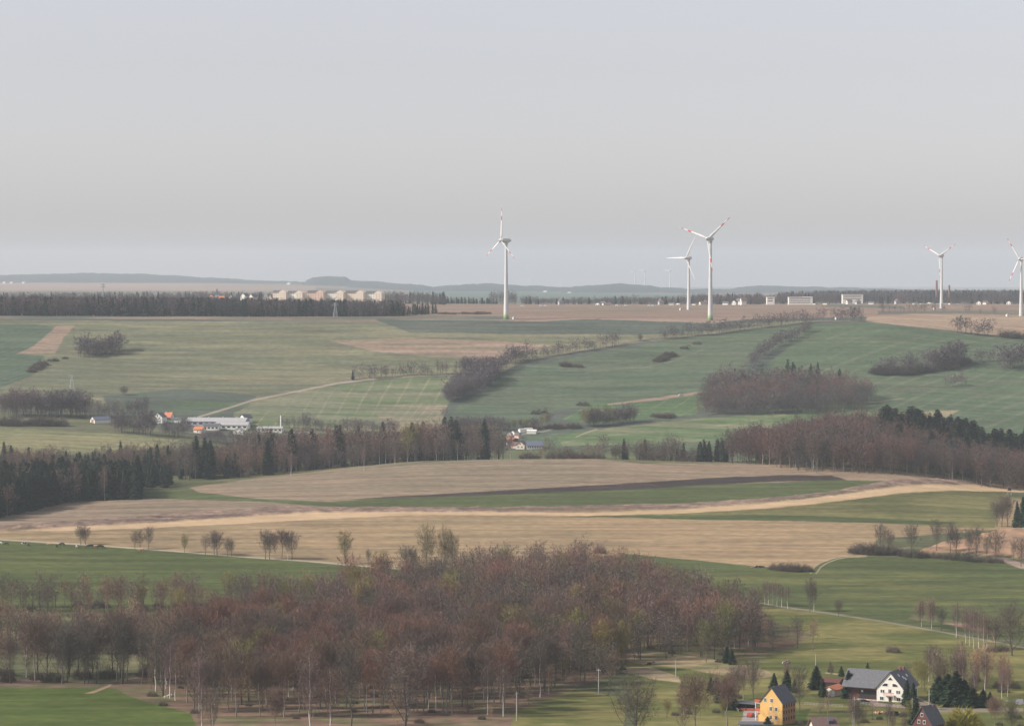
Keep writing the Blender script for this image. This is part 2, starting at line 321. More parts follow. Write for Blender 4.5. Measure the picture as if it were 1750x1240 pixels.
F('dry_grass', [(1070, 1140), (1110, 1139), (1160, 1155), (1165, 1166), (1120, 1160), (1060, 1147)], (.38, .29, .18), (.3, .24, .14), 12, .4)
F('meadow', [(860, 1178), (1010, 1180), (1070, 1195), (1060, 1300), (850, 1300)], (0.129, 0.138, 0.043), (0.215, 0.185, 0.068), 16, .5)
F('dry_grass', [(1600, 1052), (1560, 1050), (1550, 1056), (1620, 1066), (1700, 1085), (1700, 1078)], (.26, .15, .11), (.14, .15, .07), 12, .5)
F('lawn', [(1310, 1215), (1330, 1200), (1440, 1210), (1560, 1215), (1560, 1300), (1340, 1300)], (0.104, 0.114, 0.037), (0.224, 0.189, 0.074), 12, .5)
F('lawn', [(1345, 1217), (1385, 1210), (1372, 1238), (1330, 1300), (1335, 1240)], (0.067, 0.095, 0.022), (0.080, 0.106, 0.028), 12, .5)
F('lawn', [(1385, 1185), (1450, 1190), (1530, 1200), (1520, 1210), (1400, 1202)], (0.086, 0.106, 0.031), (0.117, 0.114, 0.040), 12, .5)
F('woodland_floor', [(175, 1166), (260, 1150), (340, 1120), (500, 1090), (900, 1060), (1060, 1100), (1085, 1112), (1060, 1145), (960, 1185), (880, 1215), (860, 1300), (-100, 1300), (330, 1240), (320, 1220), (250, 1200)], (.185, .122, .085), (.14, .13, .065), 9, .45)
F('woodland_floor', [(340, 1120), (560, 1010), (700, 985), (1000, 975), (1290, 1035), (1320, 1060), (1390, 1085), (1340, 1112), (1240, 1128), (1090, 1108), (1060, 1100), (900, 1060), (500, 1090)], (.18, .115, .075), (.12, .12, .055), 12, .5)
F('bright_meadow', [(-900, 1174), (0, 1172), (120, 1174), (185, 1175), (250, 1198), (325, 1218), (335, 1240), (330, 1300), (-900, 1600)], (0.083, 0.114, 0.024), (0.104, 0.132, 0.032), 18, .5)
F('woodland_floor', [(-900, 1042), (0, 1042), (180, 1044), (420, 1050), (420, 1056), (180, 1052), (-900, 1052)], (.15, .115, .075), (0.106, 0.106, 0.054), 10, .5)
F('woodland_floor', [(-900, 1108), (200, 1106), (300, 1110), (330, 1120), (-900, 1118)], (.16, .11, .07), (0.106, 0.106, 0.054), 9, .5)
F('woodland_floor', [(-900, 1160), (60, 1160), (180, 1166), (190, 1174), (60, 1174), (-900, 1172)], (.12, .105, .055), (.16, .11, .08), 9, .5)
F('dirt_track', [(143, 1185), (165, 1178), (192, 1167), (188, 1173), (160, 1184)], (.33, .22, .16), None, 9, .5)
F('sand_pit', [(1565, 947), (1600, 932), (1650, 922), (1690, 912), (1720, 904), (1780, 903), (2000, 915), (2000, 960), (1760, 958), (1715, 950), (1690, 952), (1640, 946)], (.44, .27, .165), (.34, .22, .14), 12, .5, NEARR, None, 1.8)
F('dirt_track', [(1690, 952), (1715, 952), (1760, 966), (2000, 990), (2000, 1000), (1750, 972)], (.40, .29, .23), (.33, .25, .2), 10, .5)
F('yard', [(1268, 1228), (1274, 1208), (1300, 1210), (1330, 1232), (1300, 1242), (1262, 1242)], (.42, .36, .33), (.36, .31, .29), 5, .5)
F('yard', [(1470, 1188), (1500, 1186), (1502, 1200), (1560, 1206), (1560, 1210), (1490, 1206)], (.27, .19, .17), None, 5, .5)
F('yard', [(1560, 1200), (1570, 1197), (1600, 1208), (1700, 1207), (1750, 1210), (1750, 1215), (1600, 1215)], (.28, .23, .18), None, 6, .5)
F('yard', [(1715, 1196), (1760, 1192), (1900, 1196), (1900, 1202), (1740, 1203)], (.25, .24, .25), None, 6, .5)
LINES = [
 ('sandy_track', [(260, 898), (430, 887), (520, 880.5), (700, 878), (1000, 878), (1160, 873.5), (1300, 864), (1430, 849.5), (1560, 834), (1700, 833)], .9, (.44, .30, .17), .5, NEARR),
 ('sandy_track', [(300, 897), (430, 890), (540, 884), (700, 879.3), (1000, 879), (1160, 875.5), (1300, 867), (1430, 853), (1540, 840), (1700, 837)], .8, (.46, .32, .18), .45, NEARR),
 ('tan_field', [(150, 913), (400, 905), (800, 893), (1050, 891), (1300, 897), (1480, 905)], .9, (.24, .175, .10), .5, NEARR),
 ('tan_field', [(300, 930), (600, 925), (900, 912), (1200, 914), (1470, 920)], .8, (.25, .18, .10), .4, NEARR),
 ('tan_field', [(560, 955), (800, 940), (1100, 932), (1300, 936), (1450, 938)], .9, (.25, .185, .105), .35, NEARR),
 ('tan_field', [(420, 838), (640, 822), (900, 812), (1200, 806), (1420, 808)], .9, (.18, .16, .10), .5, NEARR),
 ('tan_field', [(380, 830), (640, 811), (900, 799), (1200, 799)], .8, (.2, .17, .11), .4, NEARR),
 ('brown_field', [(60, 890), (240, 870), (420, 866), (560, 869)], .8, (.19, .145, .1), .4, NEARR),
 ('meadow', [(1200, 985), (1400, 998), (1600, 1000), (1750, 1010)], .9, (.19, .18, .09), .4, NEARR),
 ('meadow', [(1330, 1012), (1500, 1025), (1650, 1030), (1750, 1040)], .9, (.19, .18, .09), .35, NEARR),
 ('meadow', [(1310, 1075), (1450, 1092), (1600, 1110), (1740, 1135)], .9, (.12, .11, .05), .45, NEARR),  # tracks and paths: name, points, width in picture pixels, colour, strength, range
 ('gravel_path', [(-200, 905), (0, 921.5), (80, 926), (160, 931), (300, 941.5), (430, 952), (520, 958), (600, 965), (690, 972)], 1.5, (.56, .49, .37), .95, NEARR),
 ('gravel_path', [(1300, 1030), (1330, 1035), (1420, 1048), (1500, 1060), (1560, 1070), (1640, 1085), (1700, 1096), (1760, 1108), (1900, 1130)], 1.8, (.40, .35, .27), .62, NEARR),
 ('dirt_track', [(1385, 979), (1392, 968), (1402, 961), (1420, 954), (1440, 950.5), (1480, 948.5)], 1.3, (.46, .36, .24), .9, NEARR),
 ('dirt_track', [(1395, 979), (1402, 969), (1412, 962), (1430, 955), (1445, 952), (1480, 950.5)], 1.3, (.46, .36, .24), .9, NEARR),
 ('dirt_track', [(340, 712), (400, 694), (430, 684), (480, 674), (520, 666), (575, 655), (600, 651.5), (640, 647)], 3.0, (.42, .34, .27), .9, FARR),
 ('dirt_track', [(640, 647), (700, 643), (780, 641), (850, 628), (900, 615), (1000, 597), (1060, 588), (1150, 578), (1300, 558), (1400, 548), (1480, 549), (1560, 556), (1650, 567), (1760, 579), (1900, 598)], 1.3, (.34, .27, .20), .6, FARR),
 ('dirt_track', [(900, 625), (1000, 631), (1100, 628), (1150, 617), (1200, 598)], 1.3, (.27, .24, .18), .5, FARR),
 ('dirt_track', [(880, 745), (900, 740), (930, 737), (960, 728)], 1.6, (.42, .38, .32), .6, FARR),
 ('dirt_track', [(985, 746), (1005, 738), (1020, 733)], 1.5, (.42, .34, .25), .9, FARR),
 ('dirt_track', [(860, 912), (890, 918), (912, 925), (925, 935), (925, 945)], 1.0, (.46, .33, .23), .7, NEARR),
 ('dirt_track', [(1470, 690), (1515, 684), (1545, 680)], 1.6, (.36, .3, .22), .6, FARR),
 ('meadow', [(20, 660), (60, 640), (90, 620), (125, 612), (200, 606), (270, 604)], 1.6, (.19, .17, .12), .6, FARR),
 ('dirt_track', [(1570, 1192), (1590, 1202), (1605, 1212)], 3.0, (.46, .36, .3), .9, NEARR),
 ('dirt_track', [(1412, 1149), (1440, 1152), (1452, 1158)], 1.5, (.5, .38, .25), .9, NEARR),
]
names = []; NID = np.zeros(GZ.shape, np.int16)
COL = np.zeros(GZ.shape + (3,)); COL[:] = GRN
NEARG = {'pasture', 'lawn', 'grass_strip', 'bright_meadow', 'meadow'}
RISE = np.zeros(GZ.shape)
def nid(n):
    if n not in names: names.append(n)
    return names.index(n)
nid('meadow')
def inside(poly, x, y):
    r = np.zeros(x.shape, bool); n = len(poly)
    for i in range(n):
        (x1, y1), (x2, y2) = poly[i], poly[(i + 1) % n]
        if y1 == y2: continue
        c = (y1 > y) != (y2 > y); r ^= c & (x < (x2 - x1) * (y - y1) / (y2 - y1) + x1)
    return r
WU = PU + (fbm(GX / 14, GY / 14, 5, 3) - .5) * 5.0; WV = PV + (fbm(GX / 11, GY / 30, 9, 3) - .5) * 1.7
warpx = GX + (fbm(GX / 260, GY / 260, 21, 2) - .5) * 60; warpy = GY + (fbm(GX / 260, GY / 260, 33, 2) - .5) * 60
SUB = [(-.55, -.42), (.25, -.14), (-.25, .14), (.55, .42)]
for k, (nm, poly, a, b, size, share, rng, stp, rise) in enumerate(FIELDS):
    us = [p[0] for p in poly]; vs_ = [p[1] for p in poly]
    cand = (WU > min(us) - 1) & (WU < max(us) + 1) & (WV > min(vs_) - 1) & (WV < max(vs_) + 1) & (GY > rng[0]) & (GY < rng[1])
    idx = np.where(cand); al = sum(inside(poly, WU[idx] + a_, WV[idx] + b_).astype(float) for a_, b_ in SUB) / 4; m = al > 0; idx = (idx[0][m], idx[1][m]); al = al[m]
    if len(idx[0]) == 0: continue
    x, y = GX[idx], GY[idx]
    n = fbm(x / (size * (1.7 if rng is FARR else 1.0)), y / (size * (.42 if rng is FARR else 1.0)), k * 7 + 1, 6)
    w = np.clip((n - (1 - share) + .0) * 5 + .5, 0, 1)[:, None]
    c = np.array(a) * (1 - w) + np.array(b) * w
    if stp:
        hd, sp, wd, st, sc = stp; t = math.radians(hd)
        q = (warpx[idx] * math.cos(t) - warpy[idx] * math.sin(t)) / sp; ph = np.abs((q % 1.0) - .5) * 2
        s = np.clip((ph - (1 - wd)) / (wd * .5 + .02), 0, 1) * st * np.clip(fbm(x / 40, y / 40, k + 90, 3) * 2.6 - .7, 0, 1)
        c = c * (1 - s[:, None]) + np.array(sc) * s[:, None]
    if nm in NEARG and rng is NEARR: c = c * np.array([.88, .92, .86])
    COL[idx] = COL[idx] * (1 - al[:, None]) + c * al[:, None]; cur = NID[idx]; cur[al > .5] = nid(nm); NID[idx] = cur
    RISE[idx] = RISE[idx] * (1 - al) + rise * al
for nm, pts, wd, c, st, rng in LINES:
    us = [p[0] for p in pts]; vs_ = [p[1] for p in pts]
    idx = np.where((PU > min(us) - 3) & (PU < max(us) + 3) & (PV > min(vs_) - 4) & (PV < max(vs_) + 4) & (GY > rng[0]) & (GY < rng[1]))
    x, y = PU[idx], PV[idx]; dm = np.full(x.shape, 1e9)
    for (x1, y1), (x2, y2) in zip(pts[:-1], pts[1:]):
        L = (x2 - x1) ** 2 + (y2 - y1) ** 2; t = np.clip(((x - x1) * (x2 - x1) + (y - y1) * (y2 - y1)) / L, 0, 1)
        dm = np.minimum(dm, np.hypot((x - x1 - t * (x2 - x1)) * .6, y - y1 - t * (y2 - y1)))
    a_ = np.clip(wd / 2 + .55 - dm, 0, 1) * st * (.75 + .25 * fbm(GX[idx] / 8, GY[idx] / 20, 77, 2))
    COL[idx] = COL[idx] * (1 - a_[:, None]) + np.array(c) * a_[:, None]
    cur = NID[idx]; cur[a_ > .45] = nid(nm); NID[idx] = cur
COL *= np.array([.875, .875, .885])
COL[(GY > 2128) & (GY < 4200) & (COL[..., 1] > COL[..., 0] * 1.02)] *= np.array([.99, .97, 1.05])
# earth bank and pit heaps are real relief
sm = RISE.copy()
for _ in range(3): sm = (sm + np.roll(sm, 1, 0) + np.roll(sm, -1, 0) + np.roll(sm, 1, 1) + np.roll(sm, -1, 1)) / 5
GZ = GZ + sm * (0.35 + 1.3 * fbm(GX / 7, GY / 7, 55, 3))
# normals of the whole sheet, shared by every piece
P = np.stack([GX, GY, GZ + CAMZ], -1)
du = np.gradient(P, axis=1); dv = np.gradient(P, axis=0); NN = np.cross(du, dv); NN /= np.linalg.norm(NN, axis=-1, keepdims=True)
NN[NN[..., 2] < 0] *= -1
gm = {}
GMAT = {'soil': ground_mat('bare_soil', .22), 'grass': ground_mat('short_grass', .24), 'litter': ground_mat('leaf_litter', .32), 'sand': ground_mat('sand_and_gravel', .10), 'crop': ground_mat('young_crop', .22)}
KINDM = {'tan_field': 'soil', 'brown_field': 'soil', 'ploughed_strip': 'soil', 'earth_bank': 'litter', 'sandy_track': 'sand', 'dirt_track': 'sand', 'gravel_path': 'sand', 'sand_pit': 'sand', 'yard': 'sand',
         'woodland_floor': 'litter', 'crop_field': 'crop', 'tramlined_field': 'crop', 'far_fields': 'crop', 'dry_grass': 'grass'}
R_, Cc = GZ.shape
ii, jj = np.meshgrid(np.arange(R_ - 1), np.arange(Cc - 1), indexing='ij')
FA = np.stack([ii * Cc + jj, ii * Cc + jj + 1, (ii + 1) * Cc + jj + 1, (ii + 1) * Cc + jj], -1).reshape(-1, 4)
FID = NID[:-1, :-1].reshape(-1)
Pf = P.reshape(-1, 3); Nf = NN.reshape(-1, 3); Cf = COL.reshape(-1, 3)
for k, nm in enumerate(names):
    f = FA[FID == k]
    if len(f) == 0: continue
    used, inv = np.unique(f, return_inverse=True)
    col4 = np.concatenate([Cf[used], np.ones((len(used), 1))], 1)
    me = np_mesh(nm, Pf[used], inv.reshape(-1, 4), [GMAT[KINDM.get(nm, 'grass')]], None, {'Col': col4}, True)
    me.normals_split_custom_set_from_vertices([tuple(n) for n in Nf[used]])
    tag(link(nm, me), kind='structure')
del FA, Cf

# ------------------------------------------------------------------ wooded hills on the skyline
hillm, nt, b_ = new_mat('wooded_hill'); 
nz_ = noise_node(nt, .012, 5, 'Object', (1, .3, 1)); rr = ramp(nt, nz_.outputs[0], (.014, .030, .034), (.03, .05, .05)); nt.links.new(rr.outputs[0], b_.inputs['Base Color']); b_.inputs['Roughness'].default_value = 1
hillf, nt, b_ = new_mat('hill_pasture')
nz_ = noise_node(nt, .004, 4, 'Object', (1, .3, 1)); rr = ramp(nt, nz_.outputs[0], (0.107, 0.132, 0.093), (.2, .18, .13)); nt.links.new(rr.outputs[0], b_.inputs['Base Color']); b_.inputs['Roughness'].default_value = 1
def ridge(tops, base, d0, d1, m, jag=5.0, step=1.2):
    """a ridge with real depth: rises from base row at d0 to the crest at d1 and falls behind"""
    us = np.arange(tops[0][0], tops[-1][0], step); tv = np.interp(us, [t[0] for t in tops], [t[1] for t in tops]); bv = np.interp(us, [t[0] for t in base], [t[1] for t in base])
    rows_ = []
    prof = [(-.15, -.6), (0, 0), (.12, .45), (.3, .68), (.5, .82), (.75, .94), (1.0, 1.0), (1.4, .7), (2.0, -.6)]
    for f, hgt in prof:
        d = d0 + (d1 - d0) * f; zb = -(bv - V0) * d0 / FPX; zt = -(tv - V0) * d1 / FPX; x = (us - CU) / FPX * d
        z = zb + (zt - zb) * hgt + (fbm(x / 55, np.full_like(x, d / 55.0), 4, 4) - .5) * 2 * jag * (1 if 0 < hgt else .2)
        rows_.append(np.stack([x, np.full_like(x, d), z + CAMZ], -1))
    V = np.array(rows_); n, c = V.shape[:2]; i2, j2 = np.meshgrid(np.arange(n - 1), np.arange(c - 1), indexing='ij')
    T = np.stack([i2 * c + j2, i2 * c + j2 + 1, (i2 + 1) * c + j2 + 1, (i2 + 1) * c + j2], -1).reshape(-1, 4)
    o = link('hills', np_mesh('hills', V.reshape(-1, 3), T, [m], None, None, True)); tag(o, kind='structure')
ridge([(-400, 472), (0, 470), (60, 468), (150, 466.5), (250, 468), (330, 473), (450, 479), (560, 483), (640, 484)], [(-400, 481), (0, 481), (640, 486)], 13200, 14300, hillm, 5)
ridge([(518, 487), (524, 479), (535, 474), (560, 472), (590, 472.5), (600, 479), (640, 480.5), (680, 484), (740, 489)], [(518, 485.5), (740, 492)], 12400, 13000, hillm, 4)
ridge([(590, 488), (620, 485), (700, 486), (725, 487), (738, 491), (760, 488), (800, 485), (840, 484), (870, 487), (930, 489), (985, 492), (1020, 492)], [(590, 498), (740, 499), (850, 497), (1020, 499)], 11300, 12300, hillm, 5)
ridge([(960, 494), (985, 490), (1020, 487), (1048, 484), (1080, 485), (1110, 486.5), (1128, 490), (1150, 491), (1180, 494), (1260, 494), (1320, 496)], [(960, 501), (1320, 503)], 10800, 11800, hillm, 5)
ridge([(1238, 497), (1262, 490), (1300, 488.5), (1360, 489), (1420, 491), (1520, 493), (1650, 496), (1760, 498), (2100, 500)], [(1238, 503), (2100, 504)], 11200, 12600, hillm, 5)
# ------------------------------------------------------------------ trees: many thin twigs or needle sprays spread through each crown
def tubes_np(segs, n=4):
    """segs: list of (p0, p1, r0, r1) -> verts, tris"""
    V = []; T = []
    for p0, p1, r0, r1 in segs:
        d = p1 - p0; L = np.linalg.norm(d) + 1e-9; d = d / L
        a = np.array([0, 0, 1.]) if abs(d[2]) < .9 else np.array([1., 0, 0]); e = np.cross(d, a); e /= np.linalg.norm(e); g = np.cross(d, e); b = len(V)
        for p, r in ((p0, r0), (p1, r1)):
            for k in range(n):
                t = 2 * math.pi * k / n; V.append(p + (e * math.cos(t) + g * math.sin(t)) * r)
        for k in range(n):
            k2 = (k + 1) % n; T.append((b + k, b + k2, b + n + k2)); T.append((b + k, b + n + k2, b + n + k))
    return np.array(V).reshape(-1, 3), np.array(T, int).reshape(-1, 3)
def slivers(P0, D, L, W, r):
    """long thin triangles from points P0 along D"""
    n = len(P0); S = np.cross(D, r.normal(size=(n, 3))); S /= np.linalg.norm(S, axis=1, keepdims=True) + 1e-9
    V = np.stack([P0 + S * W[:, None] / 2, P0 - S * W[:, None] / 2, P0 + D * L[:, None]], 1).reshape(-1, 3)
    return V, np.arange(3 * n).reshape(-1, 3)
def cat(parts):
    V = []; T = []; b = 0
    for v, t in parts:
        if len(v) == 0: continue
        V.append(v); T.append(t + b); b += len(v)
    return np.concatenate(V), np.concatenate(T)
def unit(a): return a / (np.linalg.norm(a, axis=-1, keepdims=True) + 1e-9)

def bare_tree_np(seed, h=18, cr=4.2, cb=.32, lean=.3, ntwig=2600, tw=.075, tl=1.5, up=.55, nlimb=13, tube_n=5, lod=0, fork=False, tr=.013):
    """-> (trunk verts, tris), (crown verts, tris); unit: metres, root at 0"""
    r = np.random.default_rng(seed); segs = []; top = np.array([r.normal() * lean, r.normal() * lean, h * .86]); n = 7
    tp = [np.array([0, 0, -.6])] + [top * (k / n) + np.array([r.normal() * .12, r.normal() * .12, 0]) * (k > 0) for k in range(1, n + 1)]
    R = h * tr
    rad = [R * 1.25] + [R * (1 - .86 * (k / n)) for k in range(1, n + 1)]
    for a, b_, ra, rb in zip(tp[:-1], tp[1:], rad[:-1], rad[1:]): segs.append((a, b_, ra, rb))
    limbs = []; cz = h * (cb + 1) / 2; hh = h * (1 - cb) / 2
    def trunk_at(z):
        k = min(max(z / h / .86 * n, 0), n - 1e-3); i = int(k); return tp[i] * (1 - (k - i)) + tp[i + 1] * (k - i), rad[i] * (1 - (k - i)) + rad[i + 1] * (k - i)
    for q in range(nlimb):
        z = h * (cb * (.75 if not fork else .55) + (.80 - cb * .75) * (q + r.random() * .8) / nlimb); p, rr = trunk_at(z)
        a = q * 2.4 + r.random() * .9; zt = min(z + (h - z) * (.30 + .5 * r.random()), h * .97)
        f = math.sqrt(max(.05, 1 - ((zt - cz) / hh) ** 2)) if abs(zt - cz) < hh else .25
        rad_out = cr * f * (.7 + .45 * r.random()); e = np.array([math.cos(a) * rad_out, math.sin(a) * rad_out, zt])
        mid = p + (e - p) * .5 + np.array([math.cos(a), math.sin(a), -.35]) * rad_out * .14
        r1 = max(rr * .42, .04); limbs.append((p, mid, e, r1)); segs.append((p, mid, r1, r1 * .6)); segs.append((mid, e, r1 * .6, r1 * .2))
    limbs.append((tp[4], tp[6], tp[7], rad[5]))
    tv, tt = tubes_np(segs[:n], tube_n) if not lod else tubes_np([(tp[0], tp[3], rad[0], rad[3]), (tp[3], tp[7], rad[3], rad[7])], 3)
    limbseg = segs[n:] if not lod else segs[n::3]
    # secondary boughs, then twigs from boughs
    nb = 5 if not lod else 2; B0 = []; B1 = []; sub = []
    for p, mid, e, r1 in limbs:
        for k in range(nb):
            t = .25 + .75 * (k + r.random()) / nb; s = p * (1 - t) ** 2 + mid * 2 * t * (1 - t) + e * t * t
            d = unit(e - p + 0) + r.normal(size=3) * .65; d[2] += up * .6; d = unit(d); L = cr * (.22 + .32 * r.random()); q = s + d * L
            B0.append(s); B1.append(q); sub.append((s, q, max(r1 * .22, .03), .012))
        B0.append(mid); B1.append(e)
    B0 = np.array(B0); B1 = np.array(B1); i = r.integers(0, len(B0), ntwig); t = r.random(ntwig) ** .7
    P0 = B0[i] * (1 - t[:, None]) + B1[i] * t[:, None] + r.normal(size=(ntwig, 3)) * .2
    # finer twigs fill the whole crown volume, thicker towards its outer shell, with a few open gaps
    nv = int(ntwig * .78); q = unit(r.normal(size=(nv * 2, 3))); rr_ = r.random(nv * 2) ** .45; lob = .80 + .16 * np.sin(np.arctan2(q[:, 1], q[:, 0]) * 3 + seed) + .12 * np.sin(q[:, 2] * 5 + np.arctan2(q[:, 1], q[:, 0]) * 4 + seed * 2)
    gap = (np.sin(q[:, 0] * 7 + seed) * np.sin(q[:, 1] * 8 + seed * 3) * np.sin(q[:, 2] * 7 + seed * .7)) < .28
    q = (q * (rr_ * lob)[:, None])[gap][:nv]; zz = cz + q[:, 2] * hh; wz = np.where(q[:, 2] < 0, 1 + q[:, 2] * .35, 1)
    ax = np.clip(zz / (h * .86), 0, 1)[:, None] * top[None, :2]
    PV = np.stack([q[:, 0] * cr * 1.0 * wz + ax[:, 0], q[:, 1] * cr * .95 * wz + ax[:, 1], zz], 1); P0[:len(PV)] = PV
    out = unit(P0 - np.array([0, 0, cz * .8])); D = unit(out * .5 + r.normal(size=(ntwig, 3)) * .55 + np.array([0, 0, up]))
    L = tl * (.5 + r.random(ntwig) * .9) * np.where(np.arange(ntwig) < len(PV), .72, 1.0); tv2, tt2 = slivers(P0, D, L, tw * (.6 + .8 * r.random(ntwig)), r)
    parts = [(tv2, tt2), tubes_np(limbseg, 3)]
    if not lod: parts.append(tubes_np(sub, 3))
    return (tv, tt), cat(parts)

def conifer_np(seed, h=20, R=3.4, cb=.06, nb=900, w=.42, lod=0, droop=.28, power=.85):
    r = np.random.default_rng(seed)
    tv, tt = tubes_np([(np.array([0, 0, -.6]), np.array([0, 0, h * .6]), h * .014, h * .008), (np.array([0, 0, h * .6]), np.array([0, 0, h * .985]), h * .008, .03)], 5 if not lod else 3)
    t = cb + (1 - cb) * (1 - np.sqrt(1 - r.random(nb) * .995)) if False else cb + (1 - cb) * r.random(nb) ** 1.25
    a = r.random(nb) * 2 * math.pi; lobes = 1 + .18 * np.sin(a * 3 + seed) + .14 * np.sin(a * 5 + t * 17 + seed)
    rad = R * (1 - t) ** power * lobes * (.72 + .4 * r.random(nb)) + .15
    rad *= np.where(t < cb + .08, .75, 1)
    s = .25 + .55 * r.random(nb); z0 = t * h
    P0 = np.stack([np.cos(a) * rad * s * .6, np.sin(a) * rad * s * .6, z0 + .1], 1)
    D = unit(np.stack([np.cos(a), np.sin(a), -droop + (t ** 2) * .9 + r.normal(size=nb) * .12], 1)); L = rad * (1 - s * .6)
    side = unit(np.cross(D, np.array([0, 0, 1.]) + r.normal(size=(nb, 3)) * .25)); W = w * (.7 + .7 * r.random(nb)) * (1 + (1 - t))
    M = P0 + D * (L * .55)[:, None]; tip = P0 + D * L[:, None] + np.array([0, 0, -.12]) * L[:, None]
    V = np.stack([P0, M + side * W[:, None] / 2, tip, M - side * W[:, None] / 2], 1).reshape(-1, 3)
    b = np.arange(nb)[:, None] * 4; T = np.concatenate([b + [0, 1, 2], b + [0, 2, 3]])
    # ragged inner mass of the crown
    k = 10 if not lod else 6; zs = np.linspace(cb * h + .3, h * .93, 7 if not lod else 4); V2 = []; T2 = []
    for i, z in enumerate(zs):
        for q in range(k):
            aa = 2 * math.pi * q / k + i * .5; rr = (R * (1 - z / h) ** power) * .52 * (.8 + .4 * r.random()) + .05; V2.append((math.cos(aa) * rr, math.sin(aa) * rr, z))
    for i in range(len(zs) - 1):
        for q in range(k):
            q2 = (q + 1) % k; T2 += [(i * k + q, i * k + q2, (i + 1) * k + q2), (i * k + q, (i + 1) * k + q2, (i + 1) * k + q)]
    return (tv, tt), cat([(V, T), (np.array(V2), np.array(T2))])

def shrub_np(seed, h=3, R=2.6, n=900, w=.07, lod=0):
    r = np.random.default_rng(seed); a = r.random(n) * 2 * math.pi; q = np.sqrt(r.random(n)) * R; t = r.random(n)
    top = h * np.sqrt(np.clip(1 - (q / R) ** 2, .05, 1)) * (.8 + .3 * np.sin(a * 4 + seed))
    P0 = np.stack([np.cos(a) * q * .75, np.sin(a) * q * .75, t * top * .75], 1)
    D = unit(np.stack([np.cos(a) * .6, np.sin(a) * .6, np.full(n, .8)], 1) + r.normal(size=(n, 3)) * .5)
    L = h * .30 * (.6 + .8 * r.random(n)); v, tt = slivers(P0, D, L, np.full(n, w) * (1 if not lod else 2.2), r)
    st = [(np.array([r.normal() * .2, r.normal() * .2, -.3]), np.array([math.cos(x) * R * .4, math.sin(x) * R * .4, h * .6]), .06, .02) for x in r.random(7) * 6.28]
    return tubes_np(st, 3), (v, tt)

M_BARK = twig_mat('dark_bark', (.10, .085, .07), (.15, .13, .105)); M_PALEB = twig_mat('grey_beech_bark', (.16, .145, .125), (.24, .22, .195)); M_BIRCH = twig_mat('birch_bark', (.50, .47, .43), (.62, .59, .55))
M_RED = twig_mat('red_brown_twigs', (.124, .083, .066), (.195, .130, .104)); M_GREY = twig_mat('grey_brown_twigs', (.092, .076, .062), (.155, .13, .108))
M_PURP = twig_mat('birch_twigs', (.13, .088, .080), (.20, .145, .13)); M_BUD = twig_mat('budding_twigs', (.15, .145, .055), (.26, .24, .09))
M_TAN = twig_mat('pale_twigs', (.17, .135, .09), (.26, .21, .15)); M_CON = twig_mat('dark_needles', (.016, .030, .020), (.034, .052, .032)); M_CON2 = twig_mat('green_needles', (.020, .044, .026), (.045, .075, .038))
M_YEL = twig_mat('yellow_blossom_leaves', (.26, .24, .05), (.42, .37, .09))

# kind: name, category, trunk material, crown material, generators (near, far), nominal height, rest-name
def mk(gen, **k): return lambda seed, lod: gen(seed, **{**k, **({'lod': 1} if lod else {})})
KINDS = {
 'beech':  ('bare_tree', 'tree', M_PALEB, M_RED,  dict(h=20, cr=4.6, cb=.34, tr=.0095, ntwig=4800, up=.6, tl=1.35, tw=.06), 20),
 'oak':    ('bare_tree', 'tree', M_BARK, M_GREY, dict(h=18, cr=5.2, cb=.13, ntwig=4600, up=.35, tl=1.2, tw=.06, nlimb=15, fork=True, tr=.013), 18),
 'ash':    ('bare_tree', 'tree', M_BARK, M_GREY, dict(h=19, cr=3.8, cb=.13, tr=.0095, ntwig=3400, up=.5, tl=1.3, tw=.055), 19),
 'round':  ('bare_tree', 'tree', M_BARK, M_GREY, dict(h=13, cr=5.2, cb=.02, ntwig=5200, up=.35, tl=1.1, tw=.075, tr=.010, nlimb=12), 13),
 'pale':   ('bare_tree', 'tree', M_BARK, M_TAN,  dict(h=16, cr=3.2, cb=.10, tr=.009, ntwig=3000, up=.7, tl=1.2, tw=.055), 16),
 'bud':    ('budding_tree', 'tree', M_BARK, M_BUD, dict(h=15, cr=3.6, cb=.10, ntwig=3600, up=.5, tl=.9, tw=.075), 15),
 'birch':  ('birch', 'tree', M_BIRCH, M_PURP, dict(h=18, cr=2.6, cb=.20, ntwig=2300, up=.25, tl=1.1, tw=.05, tr=.0095, nlimb=15), 18),
 'spruce': ('spruce', 'conifer', M_BARK, M_CON, dict(h=20, R=4.1, power=.50, cb=.03, nb=1200), 20),
 'fir':    ('spruce', 'conifer', M_BARK, M_CON2, dict(h=10, R=2.5, nb=900, w=.34, power=.78, cb=.02), 10),
 'shrub':  ('shrub', 'shrub', M_BARK, M_GREY, dict(h=3.2, R=2.8), 3.2),
 'yellow': ('flowering_shrub', 'shrub', M_BARK, M_YEL, dict(h=7, R=5.2, n=3800, w=.2), 7),
}
def gen_kind(kind, seed, lod):
    k = dict(KINDS[kind][4]); nm = KINDS[kind][0]
    if nm == 'spruce':
        if lod: k['nb'] = 170 if lod == 1 else 60; k['w'] = 1.0 if lod == 1 else 1.9; k['power'] = .55; k['R'] = k['R'] * 1.15
        return conifer_np(seed, lod=lod, **k)
    if kind in ('shrub', 'yellow'):
        if lod: k['n'] = 110
        return shrub_np(seed, lod=lod, **k)
    if lod: k['cr'] *= 1.1; k['cb'] *= .6 if lod == 1 else .15
    if lod == 1: k['ntwig'] = int(k['ntwig'] * .22); k['tw'] = .16; k['nlimb'] = 11
    if lod == 2: k['ntwig'] = 260; k['tw'] = .34; k['tl'] = 1.7; k['nlimb'] = 5
    return bare_tree_np(seed, lod=lod, **k)
def white_attr(n): return {'Tint': np.ones((n, 4))}
